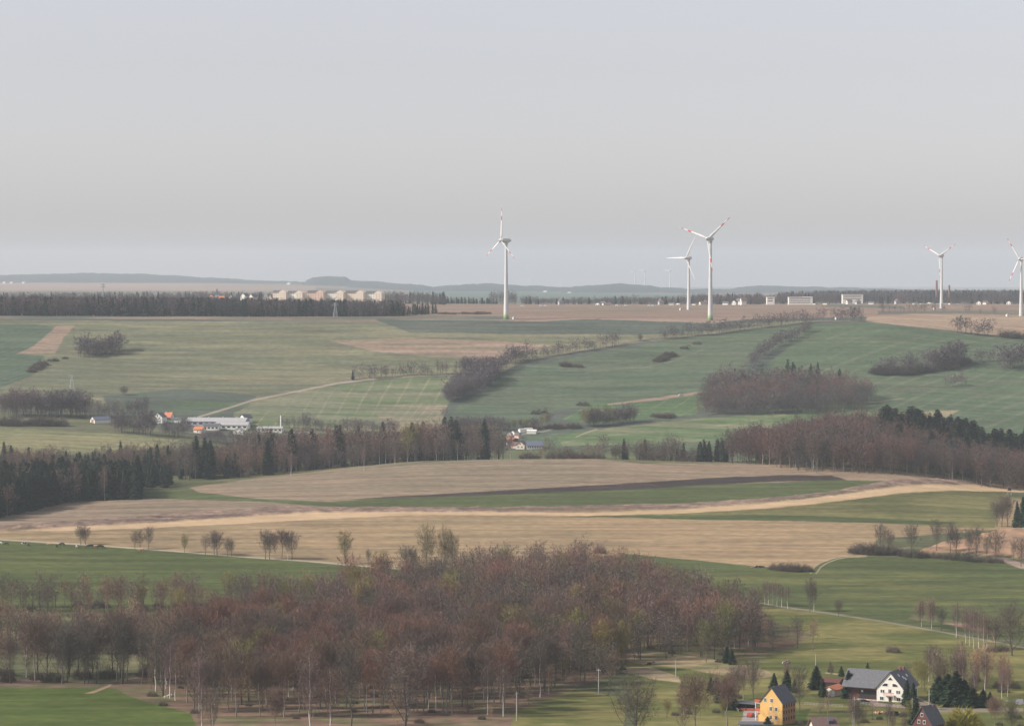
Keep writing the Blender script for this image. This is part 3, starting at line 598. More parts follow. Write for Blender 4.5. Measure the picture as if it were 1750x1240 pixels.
NV = {'round': 5, 'beech': 7, 'oak': 6, 'ash': 4, 'pale': 4, 'bud': 3, 'birch': 5, 'spruce': 5, 'fir': 4, 'shrub': 4, 'yellow': 1}
NEARM, LODM = {}, {}
def near_mesh(kind, i):
    if (kind, i) not in NEARM:
        (tv, tt), (cv, ct) = gen_kind(kind, 100 + i * 13 + len(kind), 0); nm, ca, mt, mc = KINDS[kind][:4]
        NEARM[kind, i] = (np_mesh(nm + '_trunk', tv, tt, [mt], None, white_attr(len(tv)), True), np_mesh(nm + '_crown', cv, ct, [mc], None, white_attr(len(cv))),
                          np_mesh(nm + '_small', np.concatenate([tv, cv]), np.concatenate([tt, ct + len(tv)]), [mt, mc], [0] * len(tt) + [1] * len(ct), white_attr(len(tv) + len(cv))))
    return NEARM[kind, i]
def lod_arrays(kind, i, lod):
    if (kind, i, lod) not in LODM:
        (tv, tt), (cv, ct) = gen_kind(kind, 300 + i * 7, lod); LODM[kind, i, lod] = (tv, tt, cv, ct)
    return LODM[kind, i, lod]
TREES = []   # kind, x, y, height, label, group, individual? , tint
def T_(kind, x, y, h, label, group=None, must=False, tint=None, zoff=0.0, wide=1.0): TREES.append([kind, x, y, h, label, group, must, tint or (1, 1, 1), zoff, wide])
def T_uv(kind, u, v, hpx, label, group=None, must=True, dmin=900.0, tint=None, wide=1.0):
    """tree rooted at photo pixel (u, v), hpx photo pixels tall"""
    p = at(u, v, dmin); T_(kind, p.x, p.y, hpx * p.y / FPX, label, group, must, tint, wide=wide)
def wood(poly, spacing, mix, h, label, group, rng_seed, edge=None, must=False, jitter=.45, hvar=.22, wide=1.0, zone=None):
    """poly in (picture column, distance) ; trees on a jittered grid in world space"""
    r = random.Random(rng_seed); xs = [(u - CU) / FPX * d for u, d in poly]; ys = [d for u, d in poly]; wp = list(zip(xs, ys))
    y = min(ys)
    while y < max(ys):
        x = min(xs) + r.random() * spacing
        while x < max(xs):
            px = x + r.uniform(-jitter, jitter) * spacing; py = y + r.uniform(-jitter, jitter) * spacing
            c = False
            for i in range(len(wp)):
                (x1, y1), (x2, y2) = wp[i], wp[(i + 1) % len(wp)]
                if (y1 > py) != (y2 > py) and px < (x2 - x1) * (py - y1) / (y2 - y1) + x1: c = not c
            if c:
                k = r.random(); s = 0
                for kind, wgt in mix:
                    s += wgt
                    if k <= s: break
                hh = h if not callable(h) else h(px, py)
                lab, grp = (label, group) if isinstance(label, str) else (label[KINDS[kind][0]], group[KINDS[kind][0]] if isinstance(group, dict) else group)
                if zone:
                    u_ = CU + FPX * px / py; a1 = zone[0][sum(u_ > q for q in zone[1])]; a2 = zone[2][sum(py > q for q in zone[3])]; lab = '%s, %s of %s' % (zone[5].get(kind, lab), a2 + ' ' + a1, zone[4])
                tq = fbm(np.array([px / 38.]), np.array([py / 38.]), 61, 2)[0]; ti = None if KINDS[kind][0] in ('spruce', 'birch') else [(.74, .80, .80), (.92, .98, .86), (1, 1, 1), (1.14, .98, .92), (1.25, 1.08, .98)][min(4, max(0, int((tq - .25) * 10)))]
                T_(kind, px, py, hh * (1 + r.uniform(-hvar, hvar)) * (.62 if (r.random() < .13 and kind != 'shrub') else 1) * (.9 if KINDS[kind][0] == 'birch' else 1) * (.22 if kind == 'shrub' else 1), lab, grp, must, ti, wide=wide)
            x += spacing
        y += spacing
# ------------------------------------------------------------------ where the woods and trees stand
def D(u, v, dmin=900.0): return dist_of(u, v, dmin)
def lab(place, grp):
    L = {'bare_tree': 'leafless brown %s' % place, 'birch': 'white-stemmed birch %s' % place, 'spruce': 'dark green spruce %s' % place, 'budding_tree': 'tree with yellow-green buds %s' % place, 'shrub': 'low bare shrub %s' % place}
    G = {'bare_tree': 'bare trees %s' % grp, 'birch': 'birches %s' % grp, 'spruce': 'spruces %s' % grp, 'budding_tree': 'budding trees %s' % grp, 'shrub': 'shrubs %s' % grp}
    return L, G
ZW = (['left part', 'middle part', 'right part'], [520, 860], ['front', 'inner', 'rear'], [1070, 1260], 'the big foreground wood', {'beech': 'red-brown leafless tree with fine twigs', 'oak': 'broad grey-brown leafless tree', 'ash': 'slim grey leafless tree', 'birch': 'white-stemmed birch', 'bud': 'yellow-green budding tree', 'pale': 'pale thin leafless sapling', 'shrub': 'low bare shrub'})
ZC = (['left end', 'middle', 'right end'], [80, 160], ['front', 'rear'], [1690], 'the dark conifer wood above the cows', {'spruce': 'dark spruce', 'ash': 'slim bare tree', 'oak': 'broad bare tree'})
ZB = (['left end', 'middle', 'right end'], [300, 600], ['front', 'rear'], [2180], 'the tree belt before the village', {'spruce': 'dark spruce', 'ash': 'slim grey bare tree', 'oak': 'broad grey bare tree', 'beech': 'red-brown bare tree', 'round': 'rounded bare tree', 'birch': 'thin birch', 'bud': 'yellow-green budding tree', 'shrub': 'low bush'})
# big red-brown wood in the foreground
L, G = lab('tree in the big red-brown wood below the cow pasture', 'in the big foreground wood'); L = {k: v.replace('tree tree', 'tree') for k, v in L.items()}
L = {'bare_tree': 'leafless red-brown tree in the big wood below the tan field', 'birch': 'white-stemmed birch in the big wood below the tan field', 'spruce': 'single dark spruce in the big bare wood', 'budding_tree': 'yellow-green budding tree in the big wood below the tan field', 'shrub': 'low bare shrub at the foot of the big wood'}
wood([(330, 1000), (470, 985), (860, 985), (870, 1030), (960, 1060), (880, 1130), (700, 1130), (450, 1120), (235, 1110), (260, 1050)], 9.4, [('beech', .62), ('oak', .10), ('ash', .06), ('birch', .19), ('bud', .03)], 22, L, G, 1, zone=ZW)
wood([(300, 1110), (900, 1125), (1060, 1130), (1060, 1210), (600, 1240), (380, 1240), (300, 1190)], 8.6, [('beech', .66), ('oak', .18), ('ash', .06), ('birch', .05), ('bud', .05)], 21.5, L, G, 2, zone=ZW)
wood([(560, 1240), (1060, 1210), (1280, 1200), (1290, 1290), (1215, 1345), (1120, 1410), (1000, 1490), (860, 1480), (740, 1440), (620, 1420), (540, 1330)], 9.0, [('beech', .42), ('oak', .37), ('ash', .12), ('bud', .05), ('birch', .04)], 19.5, L, G, 3, zone=ZW)
wood([(900, 1060), (1060, 1095), (1075, 1170), (900, 1180)], 9.0, [('oak', .5), ('ash', .25), ('beech', .1), ('bud', .15)], 19, L, G, 4, zone=ZW)
wood([(1070, 1175), (1210, 1165), (1290, 1185), (1310, 1230), (1300, 1290), (1080, 1230)], 9.0, [('oak', .42), ('ash', .38), ('beech', .12), ('bud', .08)], 18, L, G, 5, zone=ZW)
wood([(1290, 1200), (1395, 1190), (1400, 1260), (1310, 1270)], 13.0, [('ash', .4), ('pale', .6)], 13, L, G, 6, zone=ZW)
wood([(235, 1010), (330, 985), (860, 968), (960, 1058), (1062, 1100), (1075, 1170), (1210, 1160), (1300, 1185), (1300, 1240), (1000, 1200), (600, 1180), (240, 1110)], 22, [('shrub', .7), ('pale', .3)], 10, L, G, 16, zone=ZW)
# left: two lines of trees with meadow between
L = {'bare_tree': 'leafless tree in the strip beside the bottom-left meadow', 'birch': 'thin birch in the strip beside the bottom-left meadow', 'spruce': '', 'budding_tree': 'budding tree in the strip beside the bottom-left meadow', 'shrub': 'bare undergrowth shrub beside the bottom-left meadow'}
wood([(-60, 1098), (190, 1098), (300, 1090), (330, 1132), (200, 1130), (-60, 1130)], 7.8, [('oak', .40), ('ash', .25), ('birch', .05), ('beech', .12), ('shrub', .18)], 23, L, {'bare_tree': 'bare trees of the lower left strip', 'birch': 'birches of the lower left strip', 'spruce': 's', 'budding_tree': 'budding trees of the lower left strip', 'shrub': 'shrubs of the lower left strip'}, 7)
L = {k: v.replace('in the strip beside the bottom-left meadow', 'in the middle left strip between two meadows').replace('beside the bottom-left meadow', 'in the middle left strip') for k, v in L.items()}
wood([(-60, 1195), (330, 1190), (560, 1240), (560, 1270), (300, 1245), (-60, 1240)], 7.0, [('oak', .34), ('ash', .22), ('beech', .14), ('pale', .1), ('shrub', .2)], 16, L, {'bare_tree': 'bare trees of the middle left strip', 'birch': 'b', 'spruce': 's', 'budding_tree': 'b', 'shrub': 'shrubs of the middle left strip'}, 8)
L = {k: v.replace('middle left strip between two meadows', 'strip along the lower edge of the cow pasture').replace('middle left strip', 'strip below the cow pasture') for k, v in L.items()}
wood([(-60, 1335), (200, 1330), (420, 1325), (560, 1330), (620, 1390), (540, 1385), (420, 1375), (200, 1372), (-60, 1368)], 7.6, [('oak', .26), ('ash', .2), ('pale', .1), ('beech', .12), ('bud', .05), ('shrub', .27)], 15.5, L, {'bare_tree': 'bare trees below the cow pasture', 'birch': 'b', 'spruce': 's', 'budding_tree': 'budding trees below the cow pasture', 'shrub': 'shrubs below the cow pasture'}, 9)
# single trees in front of the lower edge of the picture
for u, v, hp, k, lb in [(345, 1262, 105, 'birch', 'white birch leaning at the bottom edge beside the bright meadow'), (362, 1270, 100, 'birch', 'forked white birch at the bottom edge, right of another birch'), (528, 1262, 165, 'birch', 'tall white birch with a long pale stem in front of the big wood'),
   (565, 1262, 140, 'birch', 'white birch with a forked leaning stem in front of the big wood'), (690, 1255, 170, 'oak', 'big spreading bare tree at the front of the big wood'), (470, 1258, 90, 'beech', 'low rusty brown tree at the bottom edge of the wood'),
   (1085, 1275, 122, 'oak', 'round bare tree at the bottom edge left of the yellow house'), (1168, 1268, 105, 'birch', 'pale double-stemmed birch left of the yellow house'), (1190, 1270, 128, 'beech', 'wide brown bare tree left of the yellow house'),
   (1242, 1240, 95, 'beech', 'reddish bushy tree between the wide bare tree and the carport'), (745, 1215, 120, 'birch', 'slim birch with a grey stem under the wood canopy'), (600, 1240, 150, 'ash', 'tall straight grey tree at the front of the big wood')]:
    T_uv(k, u, v, hp, lb, wide=1.25 if k in ('oak', 'beech') else 1.0)
for q, (u, v, hp, k) in enumerate([(1252, 1195, 62, 'ash'), (1262, 1193, 70, 'ash'), (1287, 1191, 72, 'oak'), (1270, 1195, 66, 'birch'), (1345, 1180, 60, 'birch'), (1366, 1217, 90, 'ash'), (1420, 1160, 30, 'pale')]):
    T_uv(k, u, v, hp, ['thin bare tree behind the carport, leftmost of three', 'thin bare tree behind the carport, middle one', 'forked bare tree behind the yellow house roof', 'slender birch behind the carport', 'thin birch on the slope above the row of small spruces', 'tall thin grey tree just right of the yellow house', 'small pale bare tree on the slope left of the farmhouse'][q])
# around the houses
for u, v, hp, w, lb in [(1215, 1180, 22, 1, 'small spruce at the top end of the hedge left of the carport'), (1225, 1186, 28, 1.2, 'second spruce of the dark row left of the carport'), (1238, 1200, 36, 1.5, 'broad spruce in the middle of the dark row left of the carport'), (1250, 1212, 34, 1.4, 'lowest broad spruce of the dark row beside the carport'),
   (1323, 1178, 26, 1, 'small pointed spruce behind the yellow house ridge'), (1345, 1180, 33, 1, 'taller pointed spruce behind the yellow house roof'), (1358, 1183, 22, 1, 'short spruce right of the yellow house roof'), (1242, 1132, 26, 1, 'young spruce on the meadow edge below the wood, left one'), (1251, 1135, 24, 1, 'young spruce on the meadow edge below the wood, right one'),
   (1395, 1177, 36, 1.2, 'bluish spruce beside the white shed with the orange roof'), (1406, 1190, 28, 1, 'narrow spruce in front of the white shed'), (1450, 1192, 42, 1.1, 'spruce in front of the grey barn roof'), (1438, 1155, 16, 1, 'small spruce behind the white shed'), (1419, 1148, 16, .9, 'tiny spruce on the slope above the white shed'),
   (1550, 1206, 40, .8, 'columnar green conifer at the right corner of the white gable'), (1561, 1212, 42, .8, 'second columnar conifer at the right corner of the white gable'), (1564, 1238, 36, 1, 'dark spruce left of the red-brown house'), (1483, 1141, 9, 1, 'tiny conifer above the grey barn ridge'),
   (1604, 1200, 42, 2.0, 'dark conifer in the garden clump right of the farmhouse, leftmost'), (1620, 1202, 46, 2.0, 'dark conifer in the garden clump, second from the left'), (1634, 1206, 54, 1.7, 'tallest dark conifer in the garden clump'), (1648, 1206, 40, 2.2, 'broad conifer at the right side of the garden clump'), (1662, 1208, 30, 2.2, 'low dark conifer behind the yellow shrub'), (1680, 1208, 28, 2.0, 'low dark conifer at the right end of the garden clump'), (1692, 1208, 24, 1.1, 'smallest conifer at the right end of the clump'),
   (1312, 1248, 22, 1.6, 'dark fir tip in front of the yellow house')]:
    T_uv('fir', u, v, hp * 1.12, lb, wide=w * (1.45 if w < 1.7 else 1.1))
T_uv('yellow', 1647, 1248, 46, 'round shrub in yellow-green bloom beside the red-brown house', wide=1.0)
for q, (u, v, hp, k) in enumerate([(1457, 1256, 76, 'birch'), (1468, 1256, 62, 'oak'), (1519, 1254, 60, 'birch'), (1525, 1252, 40, 'pale'), (1545, 1254, 34, 'pale'), (1665, 1206, 82, 'birch'), (1650, 1178, 40, 'birch'), (1722, 1190, 58, 'birch'), (1712, 1192, 56, 'birch'), (1700, 1250, 66, 'beech'), (1730, 1250, 50, 'oak'), (1580, 1180, 55, 'bud'), (1601, 1178, 58, 'pale'), (1615, 1176, 52, 'pale'), (1568, 1170, 50, 'bud')]):
    T_uv(k, u, v, hp, ['tall white birch below the barn', 'grey bushy bare tree below the barn', 'thin birch in front of the white gable', 'twiggy pale bush below the farmhouse lawn', 'pale bush left of the dark spruce by the red-brown house', 'tall white birch in front of the dark garden conifers', 'short-stemmed birch behind the garden conifers', 'leaning white birch at the right end of the garden wood', 'birch beside the leaning one at the right end of the garden wood', 'brown tree filling the bottom right corner', 'grey tree at the right edge bottom', 'greenish budding tree behind the farmhouse roof', 'pale slender tree behind the farmhouse, right', 'pale slender tree above the garden clump', 'budding tree at the back wall of the farmhouse'][q])
L = {'bare_tree': 'slender pale bare tree in the thin wood behind the garden conifers', 'birch': 'thin birch in the young wood behind the garden conifers', 'spruce': '', 'budding_tree': 'budding tree in the young wood behind the garden conifers', 'shrub': 'undergrowth shrub in the young wood behind the garden'}
Gg = {'bare_tree': 'pale trees behind the garden conifers', 'birch': 'birches behind the garden conifers', 'spruce': 's', 'budding_tree': 'budding trees behind the garden conifers', 'shrub': 'shrubs behind the garden conifers'}
wood([(1575, 1075), (1700, 1075), (1735, 1040), (1740, 1090), (1690, 1120), (1580, 1110)], 6.2, [('pale', .52), ('ash', .12), ('birch', .16), ('bud', .1), ('shrub', .1)], 14.5, L, Gg, 12)
Lg = {'bare_tree': 'small pale garden tree near the white farmhouse', 'shrub': 'low bare garden bush around the houses', 'birch': 'b', 'spruce': 's', 'budding_tree': 'budding garden tree near the farmhouse'}; Ggd = {'bare_tree': 'garden trees near the farmhouse', 'shrub': 'garden bushes around the houses', 'birch': 'b', 'spruce': 's', 'budding_tree': 'budding garden trees'}
for poly_, sp_, sd_ in (([(1455, 965), (1560, 968), (1560, 1000), (1455, 1005)], 9, 301), ([(1360, 960), (1450, 975), (1440, 1010), (1370, 1000)], 15, 302), ([(1690, 960), (1790, 965), (1790, 1000), (1690, 1000)], 8, 303), ([(1230, 1040), (1330, 1050), (1340, 1090), (1230, 1085)], 12, 304), ([(1540, 1075), (1580, 1075), (1580, 1105), (1540, 1105)], 6, 305), ([(1100, 985), (1250, 990), (1240, 1010), (1100, 1000)], 9, 306)):
    wood(poly_, sp_, [('shrub', .62), ('pale', .24), ('bud', .14)], 9, Lg, Ggd, sd_)
# trees along the path on the right
def row(lst, label, group, kindmap=None, dmin=900.0):
    for k, u, v, hp in lst: T_uv(k, u, v, hp * 1.04, label if isinstance(label, str) else label[KINDS[k][0]], group if isinstance(group, str) else group.get(KINDS[k][0]), True, dmin, wide=1.0 if k in ('birch', 'fir') else 1.28)
row([('birch', u, v, h) for u, v, h in [(1307, 1031, 40), (1313, 1033, 42), (1321, 1034, 44), (1328, 1036, 45), (1336, 1037, 40), (1346, 1040, 42)]], 'white-stemmed birch in the tight group at the left end of the path', 'birches at the left end of the path')
T_uv('ash', 1384, 1045, 64, 'tall dark narrow tree with a birch beside it on the path'); T_uv('birch', 1391, 1044, 52, 'birch leaning on the tall dark narrow tree by the path'); T_uv('oak', 1433, 1053, 32, 'small round bare tree standing alone by the path')
row([('pale', 1572, 1070, 46), ('birch', 1575, 1070, 50), ('pale', 1590, 1073, 54), ('birch', 1592, 1074, 48), ('ash', 1609, 1077, 44)], {'bare_tree': 'slim bare tree in the open group along the path below the green field', 'birch': 'birch in the open group along the path below the green field'}, {'bare_tree': 'slim trees in the open group by the path', 'birch': 'birches in the open group by the path'})
row([('birch', u, v, h) for u, v, h in [(1634, 1088, 62), (1650, 1100, 70), (1657, 1104, 66), (1664, 1107, 76), (1672, 1109, 72), (1681, 1111, 70), (1687, 1108, 58)]], 'birch in the tall group beside the big bare oak on the right', 'birches beside the big oak on the right')
T_uv('oak', 1729, 1120, 100, 'large bare oak by the path near the right edge', wide=1.25); row([('ash', 1701, 1110, 60), ('shrub', 1712, 1112, 14), ('shrub', 1695, 1113, 12)], {'bare_tree': 'thin bare tree between the birch group and the big oak', 'shrub': 'low scrub at the foot of the big oak'}, {'shrub': 'scrub at the foot of the big oak'})
T_uv('shrub', 1526, 1114, 16, 'dark round bush alone on the dry meadow above the farmhouse', wide=1.1)
row([('bud', 1297, 1035, 32), ('pale', 1285, 1040, 40)], {'budding_tree': 'yellowish budding tree at the right end of the big wood', 'bare_tree': 'pale tree at the right end of the big wood'}, {})
# hedge with trees by the sand pit
for q, (u, v, h) in enumerate([(1468, 945, 22), (1482, 946, 26), (1498, 947, 24), (1514, 947, 24), (1530, 948, 20), (1546, 950, 14), (1562, 952, 20), (1576, 952, 16), (1600, 953, 14), (1622, 955, 14), (1644, 957, 20), (1664, 959, 14), (1684, 960, 13), (1702, 961, 14)]):
    T_uv('shrub', u, v, h, 'dense dark bush in the hedge between green field and sand pit', 'bushes of the hedge by the sand pit', True, wide=1.3)
for q, (u, v, h) in enumerate([(1328, 973, 16), (1342, 975, 19), (1356, 976, 20), (1370, 976, 18), (1380, 976, 13)]):
    T_uv('shrub', u, v, h, 'dark bush of the rounded thicket at the corner of the tan field', 'bushes of the rounded thicket', True, wide=1.3)
for q, (k, u, v, h) in enumerate([('oak', 1504, 940, 50), ('oak', 1519, 944, 44), ('oak', 1558, 942, 52), ('ash', 1600, 945, 60), ('ash', 1624, 948, 62), ('oak', 1634, 948, 54), ('ash', 1656, 950, 50), ('oak', 1668, 953, 58), ('pale', 1687, 956, 46), ('oak', 1701, 958, 58), ('oak', 1745, 968, 56), ('pale', 1732, 955, 34)]):
    T_uv(k, u, v, h, 'bare tree standing in the hedge between green field and sand pit', 'bare trees of the hedge by the sand pit', True)
# far right dark spruces and bare trees by the hunting stand
row([('fir', 1738, 902, 44), ('fir', 1748, 903, 52), ('fir', 1760, 904, 56), ('fir', 1772, 905, 50)], 'dark spruce of the clump cut by the right edge above the sand pit', 'spruces at the right edge above the sand pit')
row([('oak', 1712, 900, 56), ('ash', 1722, 900, 58), ('oak', 1704, 899, 44)], 'bare tree left of the dark spruces above the sand pit', 'bare trees beside the right edge spruces')
# trees along the gravel path above the pasture
row([('oak', 138, 930, 34), ('oak', 146, 930, 33)], 'spreading bare tree behind the cows on the gravel path', 'pair of spreading trees behind the cows')
row([('pale', 231, 938, 34), ('pale', 239, 939, 37), ('ash', 254, 937, 40)], 'slim bare tree in the trio right of the cows', 'trio of slim trees right of the cows')
T_uv('bud', 316, 944, 36, 'round greenish tree alone on the gravel path')
row([('pale', 351, 947, 36), ('ash', 366, 948, 44), ('oak', 371, 948, 42), ('pale', 389, 950, 34), ('ash', 396, 950, 30)], 'bare tree in the group right of the round greenish tree', 'bare trees right of the round greenish tree')
row([('ash', 454, 955, 54), ('ash', 461, 955, 50), ('birch', 470, 955, 46), ('beech', 482, 955, 52), ('birch', 492, 956, 48), ('ash', 499, 956, 52)], {'bare_tree': 'bare tree in the dense group of the gravel path left of the lone pale tree', 'birch': 'birch in the dense group of the gravel path'}, {'bare_tree': 'bare trees of the dense path group', 'birch': 'birches of the dense path group'})
T_uv('bud', 590, 963, 62, 'tall egg-shaped pale green tree alone at the end of the gravel path', tint=(1.05, .95, 1.1)); T_uv('ash', 630, 965, 30, 'small bare tree right of the egg-shaped tree')
row([('oak', 695, 975, 46), ('ash', 706, 975, 40)], 'dark bare tree at the back edge of the wood, left of the two tall poplars', 'dark trees left of the poplars')
T_uv('pale', 728, 985, 98, 'tall poplar rising over the wood edge, left one', tint=(.95, 1, .8)); T_uv('pale', 760, 985, 92, 'tall poplar rising over the wood edge, right one', tint=(.95, 1, .8)); T_uv('pale', 773, 985, 80, 'shorter poplar right of the two tall ones', tint=(.95, 1, .8))
T_uv('shrub', 1026, 945, 18, 'small round pale green bush on the edge of the tan field', tint=(1.5, 1.6, 1.0), wide=.8)
# conifer wood on the left edge above the pasture
L = {'bare_tree': 'bare tree mixed into the dark spruce wood on the left', 'birch': 'white birch stem at the front of the dark spruce wood', 'spruce': 'dark spruce of the wood at the left edge of the brown field', 'budding_tree': '', 'shrub': 'low bush at the foot of the dark spruce wood'}
Gc = {'bare_tree': 'bare trees in the left spruce wood', 'birch': 'birches at the front of the spruce wood', 'spruce': 'spruces of the left wood', 'budding_tree': 'b', 'shrub': 'shrubs at the left spruce wood'}
d0, d1 = D(0, 884), D(235, 853)
wood([(-60, d0 - 30), (0, d0), (60, D(60, 870)), (125, D(125, 857)), (236, d1), (238, d1 + 55), (150, d1 + 90), (-60, d1 + 90)], 5.6, [('spruce', .90), ('ash', .06), ('round', .04)], 21.5, L, Gc, 20, wide=1.2, zone=ZC, hvar=.10)
wood([(-60, d1 + 90), (240, d1 + 60), (240, d1 + 90), (-60, d1 + 140)], 7.5, [('oak', .7), ('spruce', .3)], 20, L, Gc, 21, zone=ZC)
row([('birch', 31, 866, 66), ('birch', 127, 856, 70), ('birch', 179, 855, 62)], 'white birch stem at the front of the dark spruce wood', 'birches at the front of the spruce wood')
wood([(238, D(238, 834)), (292, D(292, 833)), (294, D(292, 833) + 45), (238, D(238, 834) + 60)], 6.5, [('spruce', .85), ('oak', .15)], 14, {'spruce': 'dark spruce of the small block right of the big spruce wood', 'bare_tree': 'bare tree in the small spruce block'}, {'spruce': 'spruces of the small block', 'bare_tree': 'bare trees in the small spruce block'}, 22)
# mixed belt behind the crest, left to centre
L = {'bare_tree': 'bare grey-brown tree of the belt between brown field and village', 'birch': 'thin birch of the belt behind the brown field', 'spruce': 'dark spruce of the belt between brown field and village', 'budding_tree': 'budding yellow-green tree of the belt behind the brown field', 'shrub': 'low bush in front of the tree belt'}
Gb = {'bare_tree': 'bare trees of the belt behind the brown field', 'birch': 'birches of the belt', 'spruce': 'spruces of the belt', 'budding_tree': 'budding trees of the belt', 'shrub': 'shrubs of the belt'}
wood([(-60, 2090), (120, 2080), (300, 2090), (300, 2120), (130, 2120), (-60, 2130)], 7.5, [('spruce', .38), ('round', .32), ('oak', .30)], 14, L, Gb, 30, wide=1.2, zone=ZB)
wood([(150, 2110), (300, 2085), (420, 2085), (430, 2170), (330, 2190), (200, 2160)], 8.0, [('spruce', .30), ('ash', .38), ('round', .32)], 19, L, Gb, 31, zone=ZB)
wood([(310, 2030), (420, 2040), (500, 2060), (500, 2100), (400, 2085), (300, 2070)], 8.0, [('oak', .5), ('ash', .3), ('spruce', .2)], 25, L, Gb, 32, zone=ZB)
wood([(400, 2160), (560, 2180), (700, 2190), (860, 2190), (866, 2240), (700, 2245), (430, 2230)], 8.0, [('oak', .45), ('ash', .32), ('round', .10), ('beech', .05), ('spruce', .08)], 29, L, Gb, 33, zone=ZB)
wood([(690, 2185), (720, 2185), (725, 2240), (690, 2240)], 8.0, [('spruce', .8), ('bud', .2)], 29, L, Gb, 34, zone=ZB); wood([(738, 2185), (785, 2185), (785, 2240), (738, 2240)], 8.0, [('spruce', .7), ('ash', .3)], 30, L, Gb, 35, zone=ZB)
wood([(420, 2060), (560, 2080), (650, 2090), (640, 2100), (500, 2085), (420, 2078)], 7.0, [('ash', .5), ('birch', .2), ('shrub', .3)], 15, L, Gb, 36, zone=ZB)
for q in range(34):
    u = 505 + q * 11 + rnd.uniform(-5, 5); T_(rnd.choice(['ash', 'oak', 'ash', 'birch']), (u - CU) / FPX * (2098 - max(0, 600 - u) * .2), 2098 - max(0, 600 - u) * .2, rnd.uniform(13, 22), 'thin tree of the open row on the crest of the brown field', 'open row on the crest of the brown field')
row([('birch', 497, 812, 40), ('birch', 622, 805, 40), ('birch', 675, 792, 30)], 'pale birch stem in the open row on the crest', 'pale birches in the crest row')
# crest right of the village and valley trees behind it
for u, h, k in [(905, 10, 'shrub'), (925, 12, 'pale'), (938, 22, 'oak'), (950, 10, 'shrub'), (965, 14, 'oak'), (978, 12, 'shrub'), (990, 8, 'shrub'), (1005, 6, 'shrub'), (1031, 26, 'ash'), (1020, 9, 'shrub'), (1046, 14, 'oak'), (1060, 16, 'oak'), (1075, 17, 'oak'), (1088, 18, 'oak'), (1100, 22, 'oak'), (1118, 13, 'shrub'), (1130, 14, 'oak'), (1142, 26, 'oak'), (1150, 25, 'ash'), (1160, 24, 'oak'), (1172, 12, 'shrub'), (1052, 12, 'bud')]:
    T_(k, (u - CU) / FPX * 2105, 2105, h * .8, 'bare tree or bush on the crest below the distant green slope, right of the village', 'trees and bushes on the crest right of the village', wide=1.25)
wood([(1060, 2110), (1160, 2110), (1240, 2110), (1240, 2150), (1060, 2150)], 9, [('oak', .7), ('spruce', .3)], 14, L, Gb, 37, zone=ZB)
wood([(1190, 2105), (1245, 2105), (1245, 2125), (1190, 2125)], 5.5, [('spruce', 1.0)], 14, {'spruce': 'young spruce in the dense stand left of the wooded knoll'}, 'young spruces left of the wooded knoll', 38)
wood([(920, 2200), (1240, 2200), (1240, 2260), (920, 2260)], 14, [('oak', .6), ('ash', .3), ('spruce', .1)], 13, L, Gb, 39, zone=ZB)
n_knoll = len(TREES)
# wooded knoll on the right
L = {'bare_tree': 'leafless purple-brown tree on the wooded knoll at the right', 'birch': 'thin birch on the front edge of the wooded knoll', 'spruce': 'dark pine or spruce on the back of the wooded knoll', 'budding_tree': 'budding tree on the wooded knoll', 'shrub': 'bush at the foot of the wooded knoll'}
Gk = {'bare_tree': 'bare trees of the wooded knoll', 'birch': 'birches of the wooded knoll', 'spruce': 'conifers of the wooded knoll', 'budding_tree': 'budding trees of the knoll', 'shrub': 'shrubs at the knoll'}
wood([(1240, 2085), (1300, 2070), (1380, 2000), (1480, 1985), (1600, 1985), (1760, 1960), (1850, 1960), (1850, 2130), (1700, 2140), (1560, 2200), (1450, 2210), (1340, 2190), (1260, 2160), (1240, 2110)], 7.2, [('beech', .40), ('round', .25), ('oak', .20), ('ash', .12), ('birch', .03)], lambda x, y: 22 + 5 * max(0, 1 - abs(CU + FPX * x / y - 1420) / 180),  L, Gk, 40)
wood([(1510, 2120), (1600, 2100), (1760, 2065), (1850, 2060), (1850, 2125), (1700, 2140), (1580, 2190), (1510, 2200)], 6.6, [('spruce', 1.0)], 25, L, Gk, 41, wide=1.35, hvar=.3)
wood([(1530, 2050), (1640, 2040), (1760, 2010), (1850, 2000), (1850, 2070), (1600, 2110), (1530, 2120)], 13, [('spruce', 1.0)], 23, L, Gk, 43, wide=1.25, hvar=.3)
wood([(1330, 2180), (1430, 2205), (1440, 2215), (1330, 2195)], 9, [('spruce', 1.0)], 20, L, Gk, 42)
T_uv('birch', 1391, 800, 62, 'tall white birch stem on the front edge of the wooded knoll')
for t_ in TREES[n_knoll:]:
    if KINDS[t_[0]][0] == 'bare_tree': t_[7] = tuple(a * b for a, b in zip(t_[7], (.70, .72, .78)))
